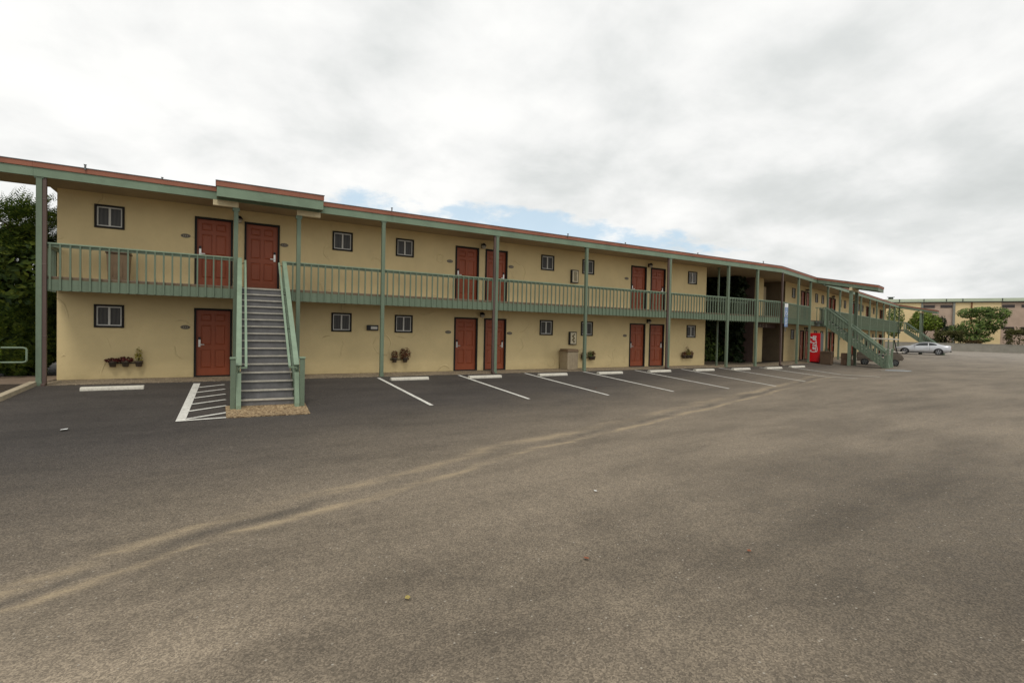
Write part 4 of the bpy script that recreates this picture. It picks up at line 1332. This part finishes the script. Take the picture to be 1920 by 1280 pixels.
# ------------------------------------------------------------------ wheels shared by the car and the cart
def wheel(parent, x, y, r, w, out, RIM=RIM):
    """axis along local y; out = +1/-1 side on which the rim shows"""
    m_ = MB()
    n = 24
    prof = [(r * .66, -w / 2), (r * .93, -w / 2), (r, -w / 2 + .03), (r, w / 2 - .03), (r * .93, w / 2), (r * .66, w / 2)]
    vs = []; fs = []
    for rr, yy in prof:
        for k in range(n): vs.append((rr * cos(2 * pi * k / n), yy, rr * sin(2 * pi * k / n)))
    for i in range(len(prof) - 1):
        for k in range(n): fs.append((i * n + k, i * n + (k + 1) % n, (i + 1) * n + (k + 1) % n, (i + 1) * n + k))
    m_.add(vs, fs, TYRE)
    o = m_.build('wheel', parent, smooth=True); o.location = (x, y, r)
    m_ = MB(); yy = out * w * .46
    m_.prism([(r * .665 * cos(2 * pi * k / n), r * .665 * sin(2 * pi * k / n)) for k in range(n)], 1, yy - .05 * out, yy - .06 * out, BLACK)
    for k in range(5):
        a = 2 * pi * k / 5 + .3
        for da in (-.13, .13):
            m_.bar((0, yy, 0), (r * .64 * cos(a + da), yy, r * .64 * sin(a + da)), .045, .03, RIM, up=(0, 1, 0))
    m_.tube([(0, yy - .02, 0), (0, yy + .02 * out, 0)], r * .14, RIM, n=12)
    ringp = [(r * .63 * cos(2 * pi * k / n), yy, r * .63 * sin(2 * pi * k / n)) for k in range(n + 1)]
    m_.tube(ringp, r * .035, RIM, n=6, caps=False)
    m_.build('rim', o)
    return o


def car():
    fx = Vector((.353, -.935, 0))                       # nose-to-tail direction in the world
    ang = math.atan2(fx.y, fx.x)                        # local +x = tail
    p = Vector((68.3, 7.05, 0))
    t = thing('parked_car', 'silver two-door sports coupe parked side-on in the far lot', 'car', p, ang)
    # local: x from nose (-2.42) to tail (+2.42), y across, viewer at +y? camera side is -y rotated below
    st = [(-2.42, .36, .62, .60, .66), (-2.3, .24, .74, .78, .80), (-1.9, .19, .82, .90, .90), (-1.45, .18, .88, .95, .93), (-.9, .18, .95, .955, .93), (-.3, .18, .965, .95, .92), (.4, .18, .97, .95, .92), (1.0, .18, 1.00, .97, .95), (1.5, .20, 1.03, .98, .97), (2.0, .24, 1.03, .95, .93), (2.3, .34, 1.01, .86, .84), (2.42, .45, .95, .70, .72)]
    ys = []
    m_ = MB(); vs = []; fs = []
    for x, zb, zt, wt, wm in st:
        prof = [(-.75 * wm, zb), (-wm, zb + .06), (-wm * 1.0, zb + (zt - zb) * .45), (-wm * .985, zb + (zt - zb) * .72), (-wt * .92, zt - .03), (-wt * .6, zt + .012), (0, zt + .03), (wt * .6, zt + .012), (wt * .92, zt - .03), (wm * .985, zb + (zt - zb) * .72), (wm, zb + (zt - zb) * .45), (wm, zb + .06), (.75 * wm, zb)]
        vs += [(x, a, b) for a, b in prof]
    k = 13
    for i in range(len(st) - 1):
        for j in range(k): fs.append((i * k + j, i * k + (j + 1) % k, (i + 1) * k + (j + 1) % k, (i + 1) * k + j))
    fs.append(tuple(range(k))); fs.append(tuple((len(st) - 1) * k + j for j in range(k))[::-1])
    m_.add(vs, fs, SILVER)
    body = m_.build('body', t, smooth=True)
    # wheel arches: dark discs slightly proud
    for x in (-1.47, 1.38):
        for s in (-1, 1):
            m_ = MB(); m_.prism([(x + .41 * cos(pi * i / 16), .32 + .41 * sin(pi * i / 16)) for i in range(17)] + [(x - .41, .16), (x + .41, .16)], 1, s * .80, s * .972, BLACK); m_.build('wheel_arch', body)
    # greenhouse
    gs = [(-.98, .93, .98, .80), (-.30, .94, 1.26, .68), (.1, .95, 1.345, .63), (.6, .96, 1.36, .62), (1.1, .98, 1.28, .62), (1.62, 1.0, 1.10, .66), (1.95, 1.0, 1.02, .72)]
    m_ = MB(); vs = []; fs = []
    for x, z0, z1, w in gs:
        wb = .86 if x < 1.3 else .80
        vs += [(x, -wb, z0), (x, -w, z1), (x, -w * .6, z1 + .02), (x, w * .6, z1 + .02), (x, w, z1), (x, wb, z0)]
    for i in range(len(gs) - 1):
        for j in range(5): fs.append((i * 6 + j, i * 6 + j + 1, (i + 1) * 6 + j + 1, (i + 1) * 6 + j))
    m_.add(vs, fs, SILVER); m_.build('cabin', t, smooth=True)
    for s in (-1, 1):
        m_ = MB()
        def sp(x, f):
            for (a, z0, z1, w), (b, z0b, z1b, wb_) in zip(gs, gs[1:]):
                if a <= x <= b:
                    q = (x - a) / (b - a); zz0 = z0 + (z0b - z0) * q; zz1 = z1 + (z1b - z1) * q; ww = w + (wb_ - w) * q
                    return Vector((x, s * ((.86 + (ww - .86) * f) + .012), zz0 + (zz1 - zz0) * f))
        pts = [sp(-.72, .12), sp(-.2, .12), sp(.5, .12), sp(.5, .86), sp(.1, .86), sp(-.28, .82)]
        m_.add(pts, [tuple(range(6))], CARGL)
        pts = [sp(.58, .12), sp(1.15, .2), sp(1.28, .45), sp(1.05, .8), sp(.58, .86)]
        m_.add(pts, [tuple(range(5))], CARGL)
        m_.build('side_window', t, fix=False)
        m_ = MB(); m_.box(-.72, -.56, s * .93, s * 1.06, .98, 1.09, SILVER); m_.build('wing_mirror', t, bevel=.03)
        m_ = MB(); m_.bar((-.62, s * .964, .62), (-.6, s * .95, .93), .012, .006, BLACK, up=(0, 1, 0)); m_.bar((.62, s * .964, .42), (.66, s * .95, .94), .012, .006, BLACK, up=(0, 1, 0)); m_.bar((.36, s * .968, .80), (.55, s * .968, .80), .03, .03, STEEL); m_.build('door_seam', t)
        m_ = MB(); m_.box(2.38, 2.44, s * .40, s * .72, .70, .85, TAIL); m_.build('tail_light', t, bevel=.02)
        m_ = MB(); m_.box(-2.37, -2.26, s * .45, s * .74, .60, .70, HEADL); m_.build('headlight', t, bevel=.02)
        m_ = MB(); m_.box(-1.0, .95, s * .90, s * .965, .20, .27, BLACK); m_.build('sill', t)
        for x in (-1.47, 1.38): wheel(t, x, s * .87, .345, .24, s)
    m_ = MB()
    m_.add([(-.93, -.70, .985), (-.93, .70, .985), (-.33, .60, 1.265), (-.33, -.60, 1.265)], [(0, 1, 2, 3)], CARGL); m_.v = [(x - .012, y, z + .012) for x, y, z in m_.v]; m_.build('windscreen', t, fix=False)
    m_ = MB(); m_.box(2.36, 2.45, -.75, .75, .34, .46, BLACK); m_.build('rear_valance', t, bevel=.02)


car()


def cart():
    p = w2(11.0, -4.35); d = Vector((.40, -.916, 0)); ang = math.atan2(d.y, d.x)
    t = thing('golf_cart', 'beige utility golf cart with a pale flat roof parked behind the middle stair', 'golf cart', (p.x, p.y, hgt(p.x, p.y)), ang)
    # local +x = front
    m_ = MB(); m_.box(-1.25, 1.05, -.55, .55, .28, .40, CARTB); m_.box(-1.25, -.3, -.56, .56, .401, .62, CARTB); m_.build('chassis', t, bevel=.03)
    m_ = MB(); m_.prism([(.55, .40), (1.2, .40), (1.28, .55), (1.15, .78), (.85, .92), (.72, .92)], 1, -.52, .52, CARTB); m_.build('cowl', t, bevel=.03)
    m_ = MB(); m_.box(-.28, .22, -.5, .5, .62, .74, BLACK); m_.build('seat', t, bevel=.03)
    m_ = MB(); m_.bar((-.28, 0, .78), (-.38, 0, 1.12), .95, .08, BLACK, up=(1, 0, 0)); m_.build('backrest', t, bevel=.02)
    m_ = MB(); m_.prism([(-.95, 1.76), (.95, 1.72), (1.02, 1.77), (.85, 1.83), (-.85, 1.85), (-1.0, 1.81)], 1, -.58, .58, CARTR); m_.build('roof', t, bevel=.02)
    for s in (-1, 1):
        for a, b in (((.92, .5 * s, .85), (.74, .52 * s, 1.75)), ((-.45, .52 * s, .6), (-.6, .54 * s, 1.77))):
            m_ = MB(); m_.tube([a, b], .022, BLACK); m_.build('roof_strut', t)
        for x in (-.82, .80): wheel(t, x, s * .48, .23, .19, s, GREYP)
    m_ = MB(); m_.tube([(.75, .2, .85), (.48, .2, 1.02)], .016, BLACK); rr = [(.47 + .16 * cos(a) * .35, .2 + .16 * sin(a), 1.03 + .16 * cos(a)) for a in [i * pi / 8 for i in range(17)]]; m_.tube(rr, .013, BLACK, n=6, caps=False); m_.build('steering_wheel', t)
    for a, b in (((-1.22, -.5, .63), (-1.22, .5, .63)),):
        m_ = MB()
        for y in (-.54, .5): m_.box(-1.24, -.32, y, y + .04, .622, .86, CARTB)
        m_.box(-1.26, -1.22, -.54, .54, .622, .86, CARTB); m_.build('cargo_bed', t)
    m_ = MB(); m_.box(.62, 1.30, -.50, .50, .935, .965, CARTR); m_.build('hood_panel', t, bevel=.01)
    return t


cart()
bk = w2(10.7, -5.05)
t = thing('bucket', 'white plastic bucket standing by the golf cart behind the stair rail', 'bucket', (bk.x, bk.y, hgt(bk.x, bk.y)))
m_ = MB(); m_.lathe([(.12, 0), (.15, .34), (.16, .345), (.16, .37), (.14, .37), (.11, .03)], WHITE); m_.build('pail', t, smooth=True)
m_ = MB(); m_.tube([(.16 * cos(a), 0, .36 + .14 * sin(a)) for a in [i * pi / 10 for i in range(11)]], .005, STEEL, n=5); m_.build('handle', t)

# ------------------------------------------------------------------ far building and boundary wall
FA = Vector((106.97, 28.94, 0)); FB = Vector((119.65, 7.06, 0)); fd = (FB - FA).normalized()
fang = math.atan2(fd.y, fd.x)
fbld = thing('warehouse_building', 'long two-storey yellow and pinkish building with a pale green roof band in the far background', 'building', FA, fang)
# local x along facade to the right, y into the building (+y away from the camera)
H1 = 8.24
x0, x1 = -12.0, 44.0
segs = [(x0, 6.9, FARY), (6.9, 11.02, FARP), (11.32, 17.3, FARY), (17.3, 24.0, FARP), (24.3, 31, FARY), (31, x1, FARP)]
for a, b, mt in segs:
    m_ = MB(); m_.box(a, b, 0 if mt is FARY else .12, 12, 0, H1, mt); m_.build('wall', fbld)
for a in (11.02, 24.0):
    m_ = MB(); m_.box(a, a + .3, -.12, .3, 0, H1 - .01, FARG); m_.build('pilaster', fbld)
m_ = MB(); m_.box(6.62, 6.9, -.1, .002, 0, H1 - .01, FARG); m_.build('pilaster', fbld)
m_ = MB(); m_.box(x0, x1, -.22, 12, H1 + .16, 8.93, FARR); m_.build('roof', fbld)
m_ = MB(); m_.box(x0, x1, -.25, 12, H1 + .03, H1 + .155, FARRD); m_.build('gutter', fbld)
for k, a in enumerate((1.0, 3.4, 6.9, 10.0, 12.2, 17.3, 20.5, 26, 30)):
    m_ = MB(); m_.box(a, a + .12, -.26, -.23, H1 + .2, 8.9, FARRD); m_.build('roof_seam', fbld)
for a, b in ((6.98, 8.56), (9.35, 10.95), (17.45, 19.0), (19.82, 21.4)):
    for c, d in ((7.33, 7.82), (3.74, 4.1)):
        m_ = MB(); m_.box(a, b, .085, .13, c, d, FARRD); w_o = m_.build('window', fbld)
        m_ = MB(); m_.box(a + .06, b - .06, .07, .084, c + .06, d - .06, FARW); m_.build('pane', w_o)
m_ = MB(); m_.box(13.4, 13.58, -.14, -.002, 0, H1 - .01, RUSTP); m_.build('downpipe', fbld)
m_ = MB(); m_.box(2.0, 2.7, 1, 1.6, 8.931, 9.35, FARRD); m_.box(1.8, 2.9, .9, 1.7, 9.351, 9.42, FARRD); m_.build('roof_vent', fbld)

lw = thing('boundary_wall', 'low grey block wall closing the far side of the lot', 'wall')
m_ = MB()
a = Vector((99.0, 27, 0)); b = Vector((100.2, 9, 0)); c = Vector((99.3, -14, 0))
m_.bar(a + Vector((0, 0, .57)), b + Vector((0, 0, .57)), .25, 1.14, LOWW); m_.build('wall_face', lw)
m_ = MB(); m_.bar(b + Vector((0, 0, .56)), c + Vector((0, 0, .56)), .25, 1.12, LOWW); m_.build('wall_face', lw)
m_ = MB(); m_.bar(a + Vector((0, 0, 1.18)), b + Vector((0, 0, 1.18)), .32, .07, LOWW); m_.bar(b + Vector((0, 0, 1.16)), c + Vector((0, 0, 1.16)), .32, .07, LOWW); m_.build('coping', lw)
m_ = MB(); m_.quad((100.1, -30, .5), (122, -30, .5), (122, 34, .5), (100.1, 34, .5), SOIL); struct(m_.build('planting_bed'))


# ------------------------------------------------------------------ vegetation
def clump_tree(name, label, cat, base, h, blobs, trunk_r, mt, n, size, group=None, lean=(0, 0), flat=False):
    t = thing(name, label, cat, base, 0, group)
    m_ = MB()
    m_.tube([(0, 0, -.1), (lean[0] * .4, lean[1] * .4, h * .25), (lean[0], lean[1], h * .55)], [trunk_r, trunk_r * .8, trunk_r * .5], BARK, n=8)
    for (cx, cy, cz), rad, k in blobs:
        m_.tube([(lean[0] * .5, lean[1] * .5, h * .28), (cx * .5, cy * .5, cz * .6 + h * .08), (cx, cy, cz)], [trunk_r * .5, trunk_r * .3, trunk_r * .12], BARK, n=6)
    m_.build('trunk', t, smooth=True)
    m_ = MB()
    for c, rad, k in blobs:
        leaf_quads(m_, c, rad, int(n * k), size, mt, up=.5, shell=.55)
    m_.build('crown', t, fix=False)
    return t


def hedge_box(name, label, cat, base, rz, sx, sy, h, mt, n, size, rough=.12, group=None):
    t = thing(name, label, cat, base, rz, group)
    m_ = MB()
    for i in range(5): 
        x = -sx / 2 + sx * (i + .5) / 5
        m_.tube([(x, 0, -.05), (x + .05, 0, h * .6)], .05, BARK, n=6)
    m_.build('stem', t)
    m_ = MB()
    for _ in range(n):
        # points near the surface of a rounded box
        p = Vector((random.uniform(-1, 1), random.uniform(-1, 1), random.uniform(0, 1)))
        ax_ = random.choice((0, 1, 2, 2))
        if ax_ == 0: p.x = random.choice((-1, 1)) * random.uniform(.8, 1)
        elif ax_ == 1: p.y = random.choice((-1, 1)) * random.uniform(.75, 1)
        else: p.z = random.uniform(.85, 1)
        q = Vector((p.x * sx / 2, p.y * sy / 2, p.z * h)) + Vector((random.gauss(0, rough), random.gauss(0, rough), random.gauss(0, rough)))
        nrm = Vector((random.gauss(0, 1), random.gauss(0, 1), random.gauss(.4, 1))).normalized(); a = nrm.orthogonal().normalized(); b = nrm.cross(a)
        s = size * random.uniform(.6, 1.3); a *= s; b *= s * .6
        m_.add([q - a, q + b, q + a, q - b], [(0, 1, 2, 3)], mt)
    m_.build('foliage', t, fix=False)
    return t


def spray(mb, p, d, ln, mt, n=9):
    """a feathery conifer spray: small leaves along a drooping shoot"""
    d = d.normalized(); side = d.cross(Vector((0, 0, 1)))
    if side.length < .05: side = Vector((1, 0, 0))
    side.normalize(); up = side.cross(d)
    for i in range(n):
        f = i / (n - 1)
        q = p + d * (ln * f) + Vector((0, 0, -.12 * ln * f * f))
        w = ln * .30 * (1 - f * .75)
        for s in (-1, 1):
            tip = q + side * (s * w) + d * (w * 1.0) + up * random.uniform(-.35, .35) * w
            m = (q + tip) * .5 + d * (-.22 * w) 
            m2 = (q + tip) * .5 + d * (.22 * w)
            mb.add([q, m, tip, m2], [(0, 1, 2, 3)], mt)


def cypress(label, base, sx, sy, h, n, seed):
    random.seed(seed)
    t = thing('cypress_tree', label, 'tree', base, 0, 'dark cypress trees left of the motel')
    m_ = MB(); m_.tube([(0, 0, -.1), (.1, 0, h * .5), (0, .1, h * .9)], [.2, .14, .04], BARK)
    for i in range(26):
        a = random.uniform(0, 6.28); z = random.uniform(.3, h * .85); k = sqrt(max(.05, 1 - (z / h) ** 2))
        m_.tube([(0, 0, z), (cos(a) * sx * .4 * k, sin(a) * sy * .4 * k, z + .35), (cos(a) * sx * .8 * k, sin(a) * sy * .8 * k, z + .5)], [.05, .035, .012], BARK, n=5)
    m_.build('trunk', t)
    m_ = MB()
    cl = []
    for _ in range(34):
        a = random.uniform(0, 6.28); z = random.uniform(.05, .93) * h; k = (1 - (z / h) ** 2.6) ** .5
        r_ = random.uniform(.55, 1.0)
        cl.append((Vector((cos(a) * sx * k * r_, sin(a) * sy * k * r_, z)), random.uniform(.45, .85)))
    for _ in range(n):
        c, r_ = random.choice(cl)
        d = Vector((random.gauss(0, 1), random.gauss(0, 1), random.gauss(.15, .8))).normalized()
        p = c + d * r_ * random.uniform(.35, 1.0)
        if p.z < .05: continue
        out = Vector((c.x, c.y, 0)); out = out.normalized() if out.length > .01 else Vector((1, 0, 0))
        dd = d * .6 + out * .5 + Vector((.25, 0, random.uniform(.15, .9)))
        spray(m_, p, dd, random.uniform(.22, .48), LEAF_HEDGE, n=6)
    m_.build('crown', t, fix=False)
    # dead dark interior twigs
    m_ = MB(); leaf_quads(m_, (0, 0, h * .44), (sx * .86, sy * .86, h * .46), 5200, .13, LEAF_HEDGE, shell=.35); m_.build('inner_foliage', t, fix=False)


cypress('dense dark cypress just left of the motel, touching the end wall post', (-3.75, 2.3, 0), 1.45, 1.2, 5.0, 5200, 3)
cypress('dense dark cypress farther left, cut by the picture edge', (-5.6, 2.6, 0), 1.7, 1.3, 5.5, 5200, 5)
cypress('cypress standing behind the motel end wall, seen in the slot beside the post', (-2.95, 5.0, 0), 1.2, 1.5, 5.3, 1800, 8)
random.seed(21)
# shrub in the planting bed at the left edge
t = thing('shrub', 'young leafy shrub on a thin stem at the left picture edge', 'shrub', (-3.45, -1.55, .02))
m_ = MB(); m_.tube([(0, 0, 0), (.03, 0, .4), (.0, .02, .8)], [.03, .022, .012], BARK); m_.tube([(.03, 0, .4), (.12, -.05, .7)], [.015, .008], BARK); m_.build('stem', t)
m_ = MB(); leaf_quads(m_, (.03, 0, .78), (.3, .25, .34), 210, .07, LEAF_LIME, up=.4); m_.build('foliage', t, fix=False)
# green pipe handrail at the path
t = thing('handrail', 'pale green pipe handrail with rounded end beside the path at the far left', 'handrail', (-2.95, -.45, 0))
m_ = MB()
m_.tube([(-3.2, 0, .90), (-.08, 0, .90), (-.02, 0, .885), (0, 0, .84), (0, 0, .58), (-.02, 0, .535), (-.08, 0, .52), (-3.2, 0, .52)], .024, GREEN_L, n=8); m_.build('rail_loop', t, smooth=True)
for x in (-1.0, -2.8):
    m_ = MB(); m_.tube([(x, .002, 0), (x, .002, .9)], .022, GREEN_L); m_.build('post', t, smooth=True)

# dark planting behind the breezeway
def bushes(name, label, base, blobs, n, size, mt):
    t = thing(name, label, 'bush', base, 0, 'dark bushes in the courtyard behind the breezeway')
    m_ = MB()
    for c, r_, k in blobs: m_.tube([(c[0] * .3, c[1], 0), (c[0], c[1], c[2])], [.05, .02], BARK, n=6)
    m_.build('stem', t)
    m_ = MB()
    for c, r_, k in blobs: leaf_quads(m_, c, r_, int(n * k), size, mt, up=.5)
    m_.build('foliage', t, fix=False)


bushes('bush', 'dark leafy bush low in the left half of the breezeway', (25.4, 2.6, 0), [((0, 0, .8), (1.1, .8, .9), 1), ((.9, .2, .6), (.8, .7, .7), .7)], 900, .09, LEAF_MID)
bushes('bush', 'dark leafy bush low in the right half of the breezeway, beside the ice room', (27.6, 2.9, 0), [((0, 0, .9), (1.2, .8, 1.0), 1), ((.9, -.2, .5), (.8, .6, .6), .7)], 900, .09, LEAF_MID)
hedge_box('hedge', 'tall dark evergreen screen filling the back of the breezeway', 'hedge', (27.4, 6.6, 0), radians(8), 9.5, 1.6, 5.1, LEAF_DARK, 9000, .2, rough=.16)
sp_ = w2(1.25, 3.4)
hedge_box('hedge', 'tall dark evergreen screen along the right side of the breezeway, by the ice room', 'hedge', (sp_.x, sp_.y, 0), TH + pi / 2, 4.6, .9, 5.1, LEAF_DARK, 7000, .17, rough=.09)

# background trees and hedges
Tt = [('round_tree', 'round lime-green tree seen behind the farthest stair', (101.5, 19.3, .4), 6.3, [((0, 0, 4.2), (2.0, 2.2, 1.5), 1), ((.2, 1.0, 3.6), (1.6, 1.5, 1.3), .6), ((-.3, -1.2, 3.9), (1.3, 1.3, 1.3), .6), ((0, .3, 5.2), (1.3, 1.4, .9), .5)], .16, LEAF_LIME, 1500, .16),
      ('spreading_tree', 'large spreading dark green tree against the yellow facade right of the car', (104.2, 13.6, .4), 7.0, [((0, 0, 3.2), (2.2, 2.6, 1.5), 1), ((-.5, 2.3, 2.7), (1.3, 1.5, 1.1), .6), ((0, -1.6, 4.2), (1.7, 2.0, 1.5), .9), ((.2, 1.1, 5.6), (1.4, 1.5, .8), .5), ((0, -2.4, 5.5), (1.4, 1.7, 1.0), .6), ((-.4, .4, 1.6), (1.8, 2.6, .7), .6), ((0, -.6, 6.1), (1.2, 1.4, .5), .3)], .22, LEAF_MID, 1300, .17),
      ('evergreen_tree', 'green tree cut by the right picture edge', (109.0, 7.0, .4), 7.0, [((0, 0, 5.2), (1.6, 1.7, 1.5), 1), ((0, -1.0, 4.2), (1.4, 1.4, 1.2), .6)], .18, LEAF_MID, 900, .16),
      ('slender_tree', 'dark slender tree seen through the end of the far balcony', (101, 23.3, .4), 7.0, [((0, 0, 4.8), (1.3, 1.3, 2.2), 1), ((.2, .3, 3.0), (1.1, 1.1, 1.4), .6)], .14, LEAF_MID, 1100, .16),
      ('conifer_tree', 'narrow dark conifer just right of the farthest canopy post', (102.2, 17.2, .4), 5.0, [((0, 0, 2.6), (.7, .8, 2.2), 1), ((0, 0, 4.2), (.45, .5, 1.0), .3)], .12, LEAF_DARK, 700, .15)]
for nm, lb, bs, h, bl, tr, mt, n, sz in Tt: clump_tree(nm, lb, 'tree', bs, h, bl, tr, mt, n, sz)
hedge_box('hedge', 'boxy brown-green clipped hedge behind the silver car', 'hedge', (101.6, 16.1, .4), radians(-62), 3.4, 1.4, 2.6, LEAF_BROWN, 2600, .12)
hedge_box('shrub', 'low rounded russet shrub right of the clipped hedge', 'shrub', (101.4, 13.05, .4), radians(-62), 1.7, 1.2, 1.15, LEAF_RUST, 900, .10)
hedge_box('hedge', 'tall ragged dark green hedge at the right picture edge', 'hedge', (106.4, 8.3, .4), radians(-62), 4.6, 1.5, 2.9, LEAF_BROWN, 3000, .14, rough=.2)
hedge_box('hedge', 'low dark ground hedge along the foot of the far yellow facade', 'hedge', (103.0, 18.6, .4), radians(-62), 3.0, 1.2, 1.2, LEAF_DARK, 1000, .14, rough=.2)


# ------------------------------------------------------------------ small litter on the asphalt
def leaf_on_ground(nm, label, cat, x, y, s, mt):
    z = hgt(x, y) + .012; m_ = MB(); a = random.uniform(0, 6.28)
    P = []
    for i in range(8):
        f = i / 7; P.append((f - .5, .0))
    top = [(f[0], .34 * sin(pi * (f[0] + .5)) , .12 * (f[0]) ** 2) for f in P]; bot = [(f[0], -.34 * sin(pi * (f[0] + .5)), .12 * (f[0]) ** 2) for f in P[::-1]]
    mid = [(f[0], 0, -.05 + .12 * f[0] ** 2) for f in P]
    vs = top + mid + [(f[0], -.34 * sin(pi * (f[0] + .5)), .1 * f[0] ** 2 + .02) for f in P]
    fs = [(i, i + 1, 8 + i + 1, 8 + i) for i in range(7)] + [(8 + i, 8 + i + 1, 16 + i + 1, 16 + i) for i in range(7)]
    ca, sa = cos(a), sin(a)
    m_.add([(x + s * (p[0] * ca - p[1] * sa), y + s * (p[0] * sa + p[1] * ca), z + s * (p[2] + .1)) for p in vs], fs, mt)
    tag(m_.build(nm, fix=False), label, cat)


leaf_on_ground('fallen_leaf', 'dry orange leaf lying on the asphalt in the foreground, left of the other orange leaf', 'leaf', 4.25, -14.6, .06, LEAFO)
leaf_on_ground('fallen_leaf', 'dry orange leaf lying on the asphalt in the right foreground', 'leaf', 5.6, -15.3, .055, LEAFO)
leaf_on_ground('fallen_leaf', 'dry yellow leaf lying on the asphalt near the bottom of the picture', 'leaf', 2.63, -14.4, .065, LEAFY)
leaf_on_ground('paper_scrap', 'white scrap of paper on the dark asphalt at the left', 'litter', -.98, -6.6, .14, WHITE)
leaf_on_ground('paper_scrap', 'small pale scrap on the asphalt right of centre', 'litter', 5.6, -13.1, .05, WHITE)
leaf_on_ground('fallen_leaf', 'orange leaf on the dark stall below the taupe bin', 'leaf', 12.15, -5.2, .10, LEAFO)
